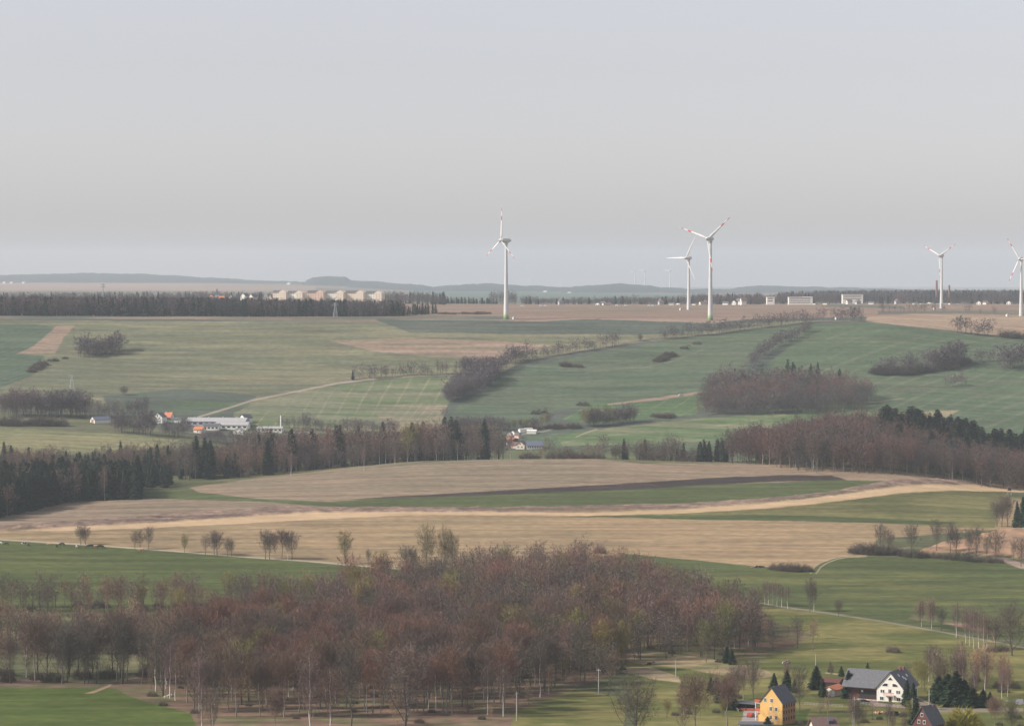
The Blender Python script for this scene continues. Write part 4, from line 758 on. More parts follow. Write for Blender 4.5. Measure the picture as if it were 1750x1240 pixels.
# woods and hedges on the big slope (distance given by where they stand)
L2 = 'bare tree of the long hedge climbing the green slope'; G2 = 'trees of the long hedge on the slope'
def hedge(pts, step, h, kinds, label, group, seed, w=1.0, depth=0):
    r = random.Random(seed)
    for (u1, v1), (u2, v2) in zip(pts[:-1], pts[1:]):
        n = max(1, int(math.hypot(u2 - u1, v2 - v1) / (step * .72)))
        for q in range(n):
            t = (q + r.random()) / n; u = u1 + (u2 - u1) * t; v = v1 + (v2 - v1) * t + r.uniform(-1, 1)
            p = at(u, v, 2140); kd = r.choice(kinds); kd = 'round' if kd in ('oak', 'beech') and r.random() < .7 else kd; hh = r.uniform(*h) * 1.18 * (.6 if r.random() < .22 else 1); T_(kd, p.x, p.y + r.uniform(0, depth * 1.5), hh, label, group, tint=(1.0, 1.0, 1.08), wide=w * .95)
hedge([(602, 648), (640, 646), (700, 641), (790, 640)], 9, (8, 13), ['oak', 'ash', 'oak', 'pale'], L2, G2, 50, 1.2); hedge([(602, 649), (606, 649)], 4, (8, 9), ['spruce'], 'small dark conifer at the left end of the slope hedge', None, 51)
hedge([(790, 643), (850, 652), (830, 665), (765, 690), (772, 672), (845, 640)], 3.6, (11, 16), ['oak', 'beech', 'oak', 'ash'], L2, G2, 52, 1.2, 8); hedge([(790, 640), (850, 640), (862, 632), (875, 622), (900, 616)], 3.6, (11, 16), ['oak', 'oak', 'ash'], L2, G2, 53, 1.2, 8)
hedge([(820, 648), (846, 655), (768, 688)], 3.6, (10, 14), ['oak', 'beech'], L2, G2, 54, 1.2, 14)
hedge([(895, 617), (930, 609), (990, 601), (1062, 588)], 7, (8, 14), ['oak', 'ash', 'oak'], L2, G2, 55, 1.1); T_uv('round', 1094, 583, 14, 'lone round tree between the two hedge lines on the slope', dmin=2140)
hedge([(1125, 580), (1200, 573), (1280, 562), (1330, 556), (1400, 548)], 7, (8, 13), ['oak', 'ash', 'oak'], L2, G2, 56, 1.15); hedge([(1400, 549), (1410, 547)], 5, (10, 13), ['oak'], L2, G2, 57); hedge([(1422, 548), (1475, 549)], 7, (10, 14), ['oak'], L2, G2, 58, 1.1)
hedge([(1285, 628), (1300, 612), (1330, 592), (1385, 568)], 3.4, (8, 12), ['oak', 'beech'], 'bare tree of the dark hedge running up above the slope wood', 'trees of the hedge above the slope wood', 59, 1.2, 8)
hedge([(1122, 618), (1145, 608)], 4, (3.5, 6), ['shrub'], 'small dark bush in the middle of the green slope', 'bushes in the middle of the green slope', 60, 1.6); hedge([(1165, 597), (1192, 587)], 12, (3, 4), ['shrub'], 'small dark bush in the middle of the green slope', 'bushes in the middle of the green slope', 61, 1.6); hedge([(947, 625), (1005, 628)], 22, (3, 5), ['shrub'], 'small dark bush in the middle of the green slope', 'bushes in the middle of the green slope', 62, 1.5)
Ls = {'bare_tree': 'bare purple-grey tree of the square wood on the green slope', 'spruce': 'dark conifer on top of the square wood on the green slope', 'birch': 'pale birch stem at the foot of the slope wood', 'shrub': 'bush by the slope wood', 'budding_tree': 'b'}
Gs = {'bare_tree': 'bare trees of the square slope wood', 'spruce': 'conifers of the square slope wood', 'birch': 'birches of the slope wood', 'shrub': 's', 'budding_tree': 'b'}
def E(u, v): return D(u, v, 2140)
wood([(1190, E(1190, 710)), (1300, E(1300, 709)), (1400, E(1400, 708)), (1490, E(1490, 694)), (1490, E(1490, 680)), (1440, E(1440, 662)), (1330, E(1330, 655)), (1240, E(1240, 655)), (1215, E(1215, 668))], 7.2, [('round', .45), ('beech', .3), ('ash', .22), ('birch', .03)], 17, Ls, Gs, 63)
wood([(1335, E(1335, 655)), (1360, E(1360, 655)), (1360, E(1360, 650)), (1335, E(1335, 650))], 6, [('spruce', 1)], 18, Ls, Gs, 64); wood([(1383, E(1383, 660)), (1405, E(1405, 660)), (1405, E(1405, 654)), (1383, E(1383, 654))], 6, [('spruce', 1)], 18, Ls, Gs, 65); T_uv('spruce', 1435, 664, 34, 'single dark conifer rising from the right side of the slope wood', dmin=2140, wide=1.3)
Lr = 'bare tree of the hedge island on the right green slope'; Gr = 'trees of the hedge islands on the right slope'
hedge([(1495, 641), (1560, 640), (1620, 632), (1650, 624)], 3.0, (6, 9), ['oak', 'shrub', 'oak'], Lr, Gr, 66, 1.3, 6); hedge([(1505, 638), (1530, 636)], 5, (12, 14), ['oak'], Lr, Gr, 67, 1.3); hedge([(1545, 636), (1565, 634)], 5, (13, 17), ['oak'], Lr, Gr, 68, 1.3); hedge([(1585, 634), (1645, 622)], 4, (15, 20), ['oak', 'beech'], Lr, Gr, 69, 1.4, 8)
hedge([(1662, 618), (1700, 616)], 6, (9, 12), ['beech', 'oak'], Lr, Gr, 70, 1.3); hedge([(1715, 634), (1750, 625), (1775, 620)], 5, (14, 22), ['oak'], Lr, Gr, 71, 1.4, 8); hedge([(1620, 660), (1650, 658)], 6, (9, 13), ['beech'], 'reddish round bush cluster alone on the right slope', 'reddish bush cluster on the right slope', 72, 1.3)
hedge([(1635, 568), (1660, 570)], 8, (13, 16), ['oak'], 'round bare tree on the edge of the tan field at the right', 'round trees at the tan field', 73, 1.5); hedge([(1665, 571), (1692, 573)], 8, (12, 15), ['oak'], 'round bare tree on the edge of the tan field at the right', 'round trees at the tan field', 74, 1.5); hedge([(1705, 575), (1728, 577), (1775, 582)], 9, (7, 10), ['oak', 'shrub'], 'round bare tree on the edge of the tan field at the right', 'round trees at the tan field', 75, 1.4)
hedge([(132, 611), (150, 611), (203, 606)], 2.6, (10, 17), ['oak', 'beech', 'oak'], 'bare tree of the dark copse alone on the left slope', 'trees of the dark copse on the left slope', 76, 1.3, 14); hedge([(50, 637), (62, 631), (75, 622)], 4, (3, 6), ['shrub', 'oak'], 'bush on the ditch left of the copse', 'bushes on the ditch left of the copse', 77, 1.4)
hedge([(80, 619), (118, 612)], 9, (2, 3), ['shrub'], 'bush on the ditch left of the copse', 'bushes on the ditch left of the copse', 78, 1.4); T_uv('round', 212, 675, 16, 'single round bare tree on the slope above the village', dmin=2140, wide=1.3)
# slope foot
hedge([(0, 712), (60, 712), (150, 714)], 3.6, (14, 22), ['oak', 'ash', 'beech'], 'bare tree of the belt above the bright meadow on the left', 'trees of the belt above the bright meadow', 80, 1.15, 12); hedge([(0, 727), (30, 728), (60, 726), (100, 728)], 7, (6, 9), ['oak', 'shrub'], 'bare tree of the belt above the bright meadow on the left', 'trees of the belt above the bright meadow', 81, 1.3)
Lv = 'bare tree among the village houses on the left'; Gv = 'trees among the left village houses'
hedge([(150, 716), (200, 712), (255, 708)], 6, (9, 15), ['ash', 'oak', 'pale'], Lv, Gv, 82, 1.1); hedge([(195, 738), (245, 744), (262, 745)], 4, (12, 20), ['oak', 'beech', 'ash'], Lv, Gv, 83, 1.2, 6); hedge([(276, 742), (290, 746), (310, 748), (322, 742)], 6, (8, 13), ['oak', 'ash'], Lv, Gv, 84, 1.2, 4); hedge([(310, 735), (326, 733)], 7, (9, 13), ['ash'], Lv, Gv, 85)
hedge([(340, 756), (380, 758), (440, 762), (520, 765)], 5, (6, 9), ['oak', 'beech', 'ash'], Lv, Gv, 86, 1.2, 10); hedge([(480, 733), (560, 738), (680, 742)], 7, (8, 12), ['oak', 'ash'], Lv, Gv, 87, 1.2, 6)
hedge([(778, 738), (830, 735), (870, 738)], 6, (9, 13), ['oak', 'beech'], 'rounded bare tree above the village street', 'trees above the village street', 88, 1.3, 4); hedge([(870, 735), (885, 733), (920, 731), (940, 725)], 6, (6, 10), ['oak', 'bud'], 'rounded bare tree above the village street', 'trees above the village street', 89, 1.2); hedge([(757, 713), (764, 712)], 5, (7, 8), ['oak'], 'small dark tree at the corner of the tramlined field', None, 90, 1.2)
hedge([(915, 708), (935, 705)], 6, (4, 5), ['shrub', 'oak'], 'bush on the field edge above the village', 'bushes on the field edge above the village', 91, 1.3); hedge([(980, 693), (1018, 692)], 30, (3.5, 5), ['shrub'], 'bush on the field edge above the village', 'bushes on the field edge above the village', 92, 1.5)
hedge([(998, 730), (1040, 727), (1085, 722)], 3.6, (9, 15), ['oak', 'beech', 'bud'], 'bare tree of the oval thicket on the lower slope', 'trees of the oval thicket', 93, 1.2, 6); hedge([(1120, 713), (1148, 712)], 5, (4, 5), ['shrub'], 'low dark bush right of the oval thicket', 'low bushes right of the oval thicket', 94, 1.6)
hedge([(895, 733), (990, 731)], 8, (4, 6), ['shrub', 'pale'], 'reedy brown bush along the stream above the village', 'bushes along the stream above the village', 95, 1.4)
# plateau rim and far bands (always small)
n_before = len(TREES)
Lp = {'bare_tree': 'bare tree in the long wood on the plateau rim', 'spruce': 'spruce in the long wood on the plateau rim', 'birch': 'b', 'budding_tree': 'b', 'shrub': 's'}
Gp = {'bare_tree': 'bare trees of the plateau wood', 'spruce': 'spruces of the plateau wood', 'birch': 'b', 'budding_tree': 'b', 'shrub': 's'}
wood([(-60, 3080), (690, 3060), (690, 3110), (-60, 3160)], 5.6, [('spruce', .30), ('oak', .25), ('round', .25), ('beech', .20)], lambda x, y: 20.5 - 4.0 * min(1, max(0, (x + 320) / 200)), Lp, Gp, 110, hvar=.09, wide=1.25)
wood([(640, 3110), (700, 3110), (745, 3130), (745, 3170), (640, 3170)], 7.0, [('spruce', .7), ('oak', .3)], 11, Lp, Gp, 111)
wood([(-60, 4100), (340, 4100), (480, 4300), (480, 4500), (-60, 4500)], 18, [('spruce', .15), ('oak', .85)], 13, Lp, Gp, 112); wood([(655, 4050), (760, 4000), (760, 4100), (655, 4150)], 9, [('oak', .9), ('spruce', .1)], 16, Lp, Gp, 113)
wood([(740, 4250), (850, 4250), (850, 4300), (740, 4300)], 7, [('spruce', .7), ('oak', .3)], 9, Lp, Gp, 114); wood([(838, 4150), (890, 4150), (890, 4200), (838, 4200)], 10, [('oak', 1)], 17, Lp, Gp, 115)
wood([(890, 4250), (1240, 4250), (1460, 4250), (1800, 4150), (1800, 4300), (1460, 4400), (890, 4350)], 9, [('oak', .72), ('beech', .2), ('spruce', .08)], lambda x, y: 3 + 15 * float(fbm(np.array([x / 60.]), np.array([y / 60.]), 8, 2)[0]), Lp, Gp, 116, wide=1.5); wood([(1180, 4300), (1300, 4300), (1300, 4450), (1180, 4450)], 10, [('oak', .85), ('spruce', .15)], 15, Lp, Gp, 117)
wood([(1330, 5200), (1560, 5000), (1850, 4900), (1850, 5500), (1330, 5500)], 13, [('oak', .75), ('spruce', .25)], 16, Lp, Gp, 118, wide=1.5)
for t_ in TREES[n_before:]: t_[7] = tuple(a * b for a, b in zip(t_[7], (.66, .76, .98)))  # darker, bluer tint paints distance haze into the tree colour
hedge([(1500, 534), (1620, 533)], 11, (7, 12), ['oak'], 'small roadside tree at the top of the tan field', 'roadside trees at the top of the tan field', 119); hedge([(1640, 537), (1720, 537)], 28, (9, 13), ['oak'], 'small roadside tree at the top of the tan field', 'roadside trees at the top of the tan field', 120, 1.2)
hedge([(750, 537), (835, 536)], 3, (2, 3), ['shrub'], 'low hedge bush on the plateau left of the nearest turbine', 'low hedge bushes on the plateau', 121, 1.6)

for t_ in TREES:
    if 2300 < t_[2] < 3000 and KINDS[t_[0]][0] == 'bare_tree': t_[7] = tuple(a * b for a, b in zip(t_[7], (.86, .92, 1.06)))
# ------------------------------------------------------------------ plant them: the 300 largest of each kind are things, the rest of that kind one mass
protos = {}
def plant(t, i):
    kind, x, y, h, label, group, must, tint, zoff, wide = t; nm, ca, mt, mc, kw, h0 = KINDS[kind]; v = i % NV[kind]
    s = h / h0; small = h / y * FPX < 26
    key = (kind, v, small, tint)
    if key not in protos:
        tm, cm, sm_ = near_mesh(kind, v)
        if tint != (1, 1, 1):
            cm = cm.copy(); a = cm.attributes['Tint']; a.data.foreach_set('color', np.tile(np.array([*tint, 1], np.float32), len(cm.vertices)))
        if small: root = link(nm, sm_)
        else:
            root = bpy.data.objects.new(nm, None); C.objects.link(root); link('trunk', tm, root); link('crown', cm, root)
        protos[key] = root; o = root
    else: o = copy_tree(protos[key])
    w = s * wide; o.location = (x, y, gz(x, y) + zoff); o.rotation_euler = (0, 0, rnd.random() * 6.283); o.scale = (w * rnd.uniform(.9, 1.12), w * rnd.uniform(.9, 1.12), s)
    for q in ('group',):
        if q in o: del o[q]
    tag(o, label, ca, group)
byname = {}
for t in TREES: byname.setdefault(KINDS[t[0]][0], []).append(t)
RESTN = {'bare_tree': 'distant_bare_trees', 'birch': 'distant_birches', 'spruce': 'distant_spruces', 'shrub': 'distant_shrubs', 'budding_tree': 'distant_budding_trees', 'flowering_shrub': 'x'}
stats = {}
for nm, lst in byname.items():
    lst.sort(key=lambda t: (not t[6], -t[3] / t[1 + 1]))
    lst = [t for t in lst if True]
    keep, rest = lst[:300], lst[300:]
    stats[nm] = (len(keep), len(rest))
    for i, t in enumerate(keep): plant(t, i)
    if not rest: continue
    Vs, Ts, Ms, Cs = [], [], [], []; b = 0; mats = []
    for i, t in enumerate(rest):
        kind, x, y, h, label, group, must, tint, zoff, wide = t; lod = 1 if y < 2600 else 2
        if y < 1700: lod = 1
        tv, tt, cv, ct = lod_arrays(kind, i % 6, lod); s = h / KINDS[kind][5]; a = rnd.random() * 6.283; ca_, sa = math.cos(a), math.sin(a)
        mt, mc = KINDS[kind][2], KINDS[kind][3]
        for m in (mt, mc):
            if m not in mats: mats.append(m)
        z = gz(x, y); w = s * wide * rnd.uniform(.9, 1.12)
        for v_, t_, m_ in ((tv, tt, mt), (cv, ct, mc)):
            V = np.stack([(v_[:, 0] * ca_ - v_[:, 1] * sa) * w + x, (v_[:, 0] * sa + v_[:, 1] * ca_) * w + y, v_[:, 2] * s + z], 1)
            Vs.append(V.astype(np.float32)); Ts.append(t_ + b); b += len(V); Ms.append(np.full(len(t_), mats.index(m_), np.int32))
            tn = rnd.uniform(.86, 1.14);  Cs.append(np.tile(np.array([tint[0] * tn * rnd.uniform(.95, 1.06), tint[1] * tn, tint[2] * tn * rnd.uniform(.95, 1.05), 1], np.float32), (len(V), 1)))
    o = link(RESTN[nm], np_mesh(RESTN[nm], np.concatenate(Vs), np.concatenate(Ts), mats, np.concatenate(Ms), {'Tint': np.concatenate(Cs)})); tag(o, kind='stuff')
print('TREES', stats)
# ------------------------------------------------------------------ wind turbines
P_WHITE = paint('white_turbine_paint', (.62, .62, .60), .45, .3, .03); P_RED = paint('red_marking', (.50, .05, .05), .5, .5, .08); P_MAST = paint('mast_grey', (.25, .25, .24), .6)  # last colour: plain grey of the nacelle mast
GREENS = [paint('tower_green_%s' % n, c, .5, .5, .04) for n, c in (('deep', (.13, .22, .10)), ('mid', (.24, .34, .16)), ('light', (.38, .47, .26)), ('pale', (.54, .60, .42)))]
def blade_mesh(R, red):
    fr = [0, .04, .10, .18, .30, .45, .58, .70, .84, .95, 1.0]; ch = [.030, .030, .050, .078, .070, .056, .046, .037, .027, .018, .006]; th = [.030, .030, .028, .022, .016, .012, .009, .007, .005, .004, .002]
    tw = [0, 0, 14, 13, 10, 7, 5, 4, 3, 2, 2]; m = MB(); V = []
    for f, c, t, w in zip(fr, ch, th, tw):
        a = math.radians(w + 8)
        for k in range(8):
            q = 2 * math.pi * k / 8; x = math.cos(q) * c * R * .5 + c * R * .14; y = math.sin(q) * t * R * .5; V.append((x * math.cos(a) - y * math.sin(a), x * math.sin(a) + y * math.cos(a), f * R))
    m.v = V
    for i in range(len(fr) - 1):
        mi = 1 if red and (i == 6 or i == 8) else 0
        for k in range(8): m.f.append((i * 8 + k, i * 8 + (k + 1) % 8, (i + 1) * 8 + (k + 1) % 8, (i + 1) * 8 + k)); m.m.append(mi)
    m.f.append(tuple((len(fr) - 1) * 8 + k for k in range(8))); m.m.append(0); return m
def turbine(u, vb, vh, Lpx, yaw, rot, label, red=True, green=True, dmin=2140, dist=None, far=False):
    p = at_d(u, dist) if dist else at(u, vb, dmin); s = p.y / FPX; H = (vb - vh) * s; R = Lpx * s; rz = -math.radians(yaw)
    root = thing('wind_turbine', label, 'wind turbine', p, rz, 'wind turbines on the plateau' if not far else 'faint wind turbines on the far hills')
    if dist: H = ((V0 - (level(u, vh)[1])) / FPX * dist + CAMZ) - p.z
    m = MB(); zs = [-2, 0, .02, .04, .06, .08, .2, .4, .6, .8, .955]; n = 20; rb, rt = R * .078, R * .036
    if far: rb, rt = R * .10, R * .06
    for i, z in enumerate(zs):
        f = max(0, z); r = rt + (rb - rt) * (1 - f) ** 1.5
        for k in range(n): m.v.append((math.cos(2 * math.pi * k / n) * r, math.sin(2 * math.pi * k / n) * r, z * H if z > 0 else z))
    for i in range(len(zs) - 1):
        mi = min(i, 4) if green else 4
        mi = {0: 1, 1: 1, 2: 2, 3: 3, 4: 4}.get(mi, 0) if (green and i < 5) else 0
        for k in range(n): m.f.append((i * n + k, i * n + (k + 1) % n, (i + 1) * n + (k + 1) % n, (i + 1) * n + k)); m.m.append(mi)
    m.build('tower', [P_WHITE] + GREENS, root, True)
    nac = MB(); prof = [(-.13, .035), (-.10, .056), (-.04, .070), (.03, .070), (.09, .056), (.14, .036), (.17, .010)]; ns = 16
    for y, r in prof:
        for k in range(ns): nac.v.append((math.cos(2 * math.pi * k / ns) * r * R, y * R, math.sin(2 * math.pi * k / ns) * r * R * 1.02 + H))
    for i in range(len(prof) - 1):
        for k in range(ns): nac.f.append((i * ns + k, (i + 1) * ns + k, (i + 1) * ns + (k + 1) % ns, i * ns + (k + 1) % ns)); nac.m.append(0)
    nac.f.append(tuple((len(prof) - 1) * ns + k for k in range(ns))); nac.m.append(0); nac.f.append(tuple(range(ns - 1, -1, -1))); nac.m.append(0)
    nac.tube([(0, .02 * R, H - .12 * R), (0, .02 * R, H - .03 * R)], [R * .038, R * .05], 12)
    nob = nac.build('nacelle', [P_WHITE], root, True)
    if not far: MB().tube([(0, .12 * R, H + .06 * R), (0, .12 * R, H + .12 * R)], R * .004, 5).build('mast', [P_MAST], nob)
    hb = MB(); prof = [(-.150, .062), (-.19, .058), (-.23, .036), (-.25, .008)]
    for y, r in prof:
        for k in range(ns): hb.v.append((math.cos(2 * math.pi * k / ns) * r * R, y * R, math.sin(2 * math.pi * k / ns) * r * R + H))
    for i in range(len(prof) - 1):
        for k in range(ns): hb.f.append((i * ns + k, i * ns + (k + 1) % ns, (i + 1) * ns + (k + 1) % ns, (i + 1) * ns + k)); hb.m.append(0)
    hb.f.append(tuple(range(ns))); hb.m.append(0)
    hb.build('hub', [P_WHITE], root, True)
    for k in range(3):
        b = blade_mesh(R, red).build('blade', [P_WHITE, P_RED], root, True); b.location = (0, -.175 * R, H); b.rotation_euler = (0, math.radians(rot + 120 * k), 0)
turbine(865, 545, 411, 59.5, 60, 3, 'wind turbine nearest the middle, one red-banded blade straight up, green tower foot')
turbine(1214, 547, 408, 59, 33, 50, 'tall wind turbine with red-banded blades in a wide V and a green foot')
turbine(1177, 529, 441, 45, 45, 30, 'plain white wind turbine without red bands, half behind a taller one', red=False, green=False)
turbine(1609, 527, 437, 40, 42, 58, 'wind turbine standing between the two brick chimneys, red-banded blade to the upper right', green=False)
turbine(1745, 540, 443, 45, 35, -33, 'wind turbine cut by the right edge of the picture', green=False)
for u, vh, L, rot in [(1085, 463, 12, 10), (1102, 463, 12, 40), (1145, 463, 13, -80), (907, 478, 8, 20), (958, 480, 8, 50)]:
    turbine(u, 0, vh, L, 35, rot, {1085: 'faint far wind turbine on the rounded hill, left one', 1102: 'faint far wind turbine on the rounded hill, right one', 1145: 'faint far wind turbine right of the rounded hill', 907: 'tiny hazy wind turbine just right of the central turbine', 958: 'tiny hazy wind turbine midway between the central turbine and the rounded hill'}[u], red=False, green=False, dist=14200, far=True)

# ------------------------------------------------------------------ buildings
def mp(*a, **k): return paint(*a, **k)
W_YEL = mp('yellow_render', (.74, .45, .155), rough=.85, scale=.6, var=.05); W_ORG = mp('orange_render_and_shade', (.42, .20, .09), rough=.85, var=.1); W_WHI = mp('white_render', (.80, .78, .70), rough=.85, scale=.6, var=.05); W_CRE = mp('cream_render', (.78, .67, .54), rough=.85, var=.05)  # W_ORG: real orange render, also the painted shade on the yellow house's side
W_PIN = mp('pink_render', (.68, .50, .40), rough=.85); W_BRN = mp('dark_red_timber', (.125, .045, .038), rough=.8, scale=2, var=.25, stretch=(6, 6, .5)); W_GRY = mp('grey_render', (.42, .43, .46), rough=.85)
R_SLA = mp('slate_roof', (.105, .105, .125), rough=.6, scale=2.2, var=.18); R_GRY = mp('grey_sheet_roof', (.12, .122, .135), rough=.7, scale=1.2, var=.15); R_BLU = mp('blue_grey_roof', (.13, .15, .20), rough=.6, var=.1)
R_ORG = mp('orange_tile_roof', (.52, .19, .09), rough=.8, scale=2, var=.2); R_RED = mp('brown_tile_roof', (.17, .105, .095), rough=.8, scale=2, var=.2); R_PAL = mp('pale_fibre_roof', (.40, .39, .39), rough=.8, scale=.8, var=.12)
GLS = mp('window_glass', (.035, .045, .05), rough=.12); GLG = mp('greenish_glass', (.10, .16, .10), rough=.15); FRM = mp('white_window_frame', (.78, .76, .72), rough=.5); WOOD = mp('red_railing_boards', (.48, .12, .07), rough=.7); CHM = mp('chimney_brick', (.24, .12, .10), rough=.9, scale=3)  # GLG: lighter, greenish panes
DRK = mp('dark_boards_and_shade', (.035, .03, .03), rough=.9); CONC = mp('concrete', (.48, .47, .45), rough=.9); STL = mp('galvanised_steel', (.42, .43, .44), rough=.5); WPOLE = mp('weathered_pole', (.42, .39, .35), rough=.9)  # DRK: dark boards, also shade inside recesses as near-black colour
def window(root, face, x, z, w, h, W, L, glass=GLS, frame=True, shape='rect', y0=None):
    """face: 'f' gable towards -y, 'b' gable +y, 'r' side +x, 'l' side -x ; x runs along the face"""
    if shape == 'tri': prof = [(-w / 2, -h / 2), (w / 2, -h / 2), (0, h / 2)]
    elif shape == 'archl': prof = [(-w / 2, -h / 2), (w / 2, -h / 2), (w / 2, h / 2), (0, h / 2), (-w * .35, h * .1)]
    elif shape == 'archr': prof = [(-w / 2, -h / 2), (w / 2, -h / 2), (w * .35, h * .1), (0, h / 2), (-w / 2, h / 2)]
    else: prof = [(-w / 2, -h / 2), (w / 2, -h / 2), (w / 2, h / 2), (-w / 2, h / 2)]
    def place(m, off):
        out = []
        for (a, b, c) in m.v:
            if face == 'f': out.append((x + a, -L / 2 - off - b, z + c))
            elif face == 'b': out.append((x - a, L / 2 + off + b, z + c))
            elif face == 'r': out.append((W / 2 + off + b, x + a, z + c))
            else: out.append((-W / 2 - off - b, x - a, z + c))
        m.v = out; return m
    pane = place(MB().prism(prof, -.03, .03), .03 if not frame else .075)
    if not frame: return pane.build('window', [glass], root)
    k = 1 + .26 / min(w, h) * .9
    fr = place(MB().prism([(a * k, c * k) for a, c in prof], -.03, .03), .035).build('window', [FRM], root)
    pane.build('pane', [glass], fr)
    if shape == 'rect' and w > .8: place(MB().box(-.04, .04, -.012, .012, -h / 2, h / 2), .12).build('glazing_bar', [FRM], fr)
    return fr
def house(name, label, loc, yaw, W, L, Hw, Hr, wall, roof, group=None, over=.45, cat='house', chimney=None, chm=None, hip=0):
    root = thing(name, label, cat, loc, math.radians(yaw), group)
    MB().prism([(-W / 2, -3), (W / 2, -3), (W / 2, Hw), (0, Hw + Hr), (-W / 2, Hw)], -L / 2, L / 2).build('wall', [wall], root)
    t = .22; s = Hr / (W / 2); o = over; prof = [(0, Hw + Hr + t + .05), (W / 2 + o, Hw - s * o + t + .05), (W / 2 + o, Hw - s * o + .05), (0, Hw + Hr + .05), (-W / 2 - o, Hw - s * o + .05), (-W / 2 - o, Hw - s * o + t + .05)]
    rf = MB().prism(prof[:], -L / 2 - o, L / 2 + o); r = rf.build('roof', [roof], root)
    for q in (chimney or []):
        cx, cy, hh = q; z = Hw + Hr - abs(cx) * s
        c = MB().box(cx - .4, cx + .4, cy - .5, cy + .5, z - .6, z + hh); c.box(cx - .48, cx + .48, cy - .58, cy + .58, z + hh, z + hh + .12); c.build('chimney', [chm or CHM], r)
    return root, r
# yellow house
p = at(1337, 1238); yaw = -36; W, L, Hw, Hr = 8.7, 8.6, 7.4, 5.0; c_, s_ = math.cos(math.radians(yaw)), math.sin(math.radians(yaw))
cx, cy = W / 2, -L / 2; ctr = Vector((p.x - (cx * c_ - cy * s_), p.y - (cx * s_ + cy * c_), p.z)); ctr.z = gz(p.x, p.y) - .2
root, rf = house('yellow_house', 'tall bright yellow house with dark slate roof and red balconies', ctr, yaw, W, L, Hw, Hr, W_YEL, R_SLA, chimney=[(-.5, -1.2, .55)], over=.35)
for x, z in [(-2.4, 8.1), (.15, 8.1), (-.2, 5.3), (1.9, 5.3), (-.2, 2.4), (1.9, 2.4)]: window(root, 'f', x, z, .85, 1.25, W, L, GLG if x < -2 else GLS)
for z in (2.0, 4.3, 6.3):
    for k in range(5): window(root, 'r', -3.3 + k * 1.65, z, .7, 1.1, W, L, GLS, frame=(z > 9))
MB().box(W / 2 - .02, W / 2 + .05, -L / 2 + .15, L / 2 - .05, -2.5, Hw - .1).build('side_facade_shade', [W_ORG], root)  # darker orange sheet paints this side's shade over the yellow wall
b = MB()
for z in (3.6, 6.6): b.box(-W / 2 - 2.3, -W / 2, -L / 2 + .4, L / 2 - 2.5, z, z + .25)
for z in (3.6, 6.6): b.box(-W / 2 - 2.2, -W / 2 - 2.0, -L / 2 + .5, -L / 2 + .7, z - 2.8, z)
bal = b.build('balcony', [FRM], root)
for z in (3.85, 6.85):
    MB().box(-W / 2 - 2.35, -W / 2 - 2.25, -L / 2 + .3, L / 2 - 2.4, z, z + 1.05).box(-W / 2 - 2.25, -W / 2, -L / 2 + .3, -L / 2 + .4, z, z + 1.05).build('railing', [WOOD], bal)
MB().box(-W / 2 - 1.6, -W / 2, -L / 2 + 1.2, L / 2 - 3, -1, 3.5).build('porch', [W_YEL], root)
window(root, 'l', 1.5, 2.2, 1.0, 1.9, W + 3.3, L); window(root, 'l', 1.5, 5.1, 1.6, 1.8, W, L, GLG); window(root, 'l', -1.2, 5.1, .9, 1.3, W, L)
# carport and garage roof beside it
p = at(1276, 1212); root = thing('carport', 'open carport with a grey flat roof left of the yellow house', 'carport', p, math.radians(-12))
MB().prism([(-3.6, 2.7), (3.6, 2.3), (3.6, 2.5), (-3.6, 2.95)], -3.4, 2.6).build('roof', [R_GRY], root); MB().box(-3.2, 3.2, 2.2, 2.4, -1, 2.45).box(-3.3, -3.1, -2.6, 2.2, -1, 2.4).build('back_wall', [DRK], root)  # back wall near-black: the carport's inner shade is in its colour
for x in (-3.2, 0, 3.2): MB().box(x - .1, x + .1, -2.9, -2.7, -1, 2.45).build('post', [W_BRN], root)
MB().box(-2.9, 2.9, -2.75, -2.66, .2, 1.0).build('board_fence', [WOOD], root)
p = at(1292, 1247); root = thing('garage', 'low garage with a flat grey roof at the bottom edge below the yellow house', 'garage', p, math.radians(-4))
MB().box(-5.4, 5.4, -3, 3, -2, 2.2).build('wall', [W_GRY], root); MB().box(-5.8, 5.8, -3.4, 3.4, 2.2, 2.45).build('roof', [R_GRY], root); MB().box(-3.6, -.8, -3.06, -2.98, -.4, 1.8).build('door', [FRM], root)
# white farmhouse with barn wing
mppf = at(1520, 1198).y / FPX; yaw = -28; W, L, Hw, Hr = 10.2, 15.0, 4.9, 5.7; c_, s_ = math.cos(math.radians(yaw)), math.sin(math.radians(yaw)); p = at(1521, 1198)
ctr = Vector((p.x - (L / 2) * s_, p.y + (L / 2) * c_, p.z - .1)); ctr = Vector((p.x + -s_ * (L / 2), p.y + c_ * (L / 2), p.z - .1))
root, rf = house('white_farmhouse', 'large white farmhouse with a steep gable and a grey barn wing', ctr, yaw, W, L, Hw, Hr, W_WHI, R_SLA, chimney=[(.3, 1.5, 1.3), (.6, 4.2, 1.3)])
window(root, 'f', .1, 8.4, 1.9, 1.0, W, L, shape='tri'); window(root, 'f', -1.95, 6.1, 2.0, .95, W, L, shape='archl'); window(root, 'f', 1.95, 6.1, 2.0, .95, W, L, shape='archr')
for x in (-3.3, -2.5, 2.7, 3.5): window(root, 'f', x, 3.7, .55, 1.0, W, L)
for x in (-3.1, 3.3): window(root, 'f', x, 1.1, 1.4, 1.1, W, L)
window(root, 'f', -.1, 3.9, 1.0, 1.2, W, L)
MB().box(-.5, .6, -L / 2 - .1, -L / 2 - .02, -.6, 1.7).build('door', [W_BRN], root)
b = MB().box(-2.0, 1.9, -L / 2 - 1.5, -L / 2, 2.35, 2.55); 
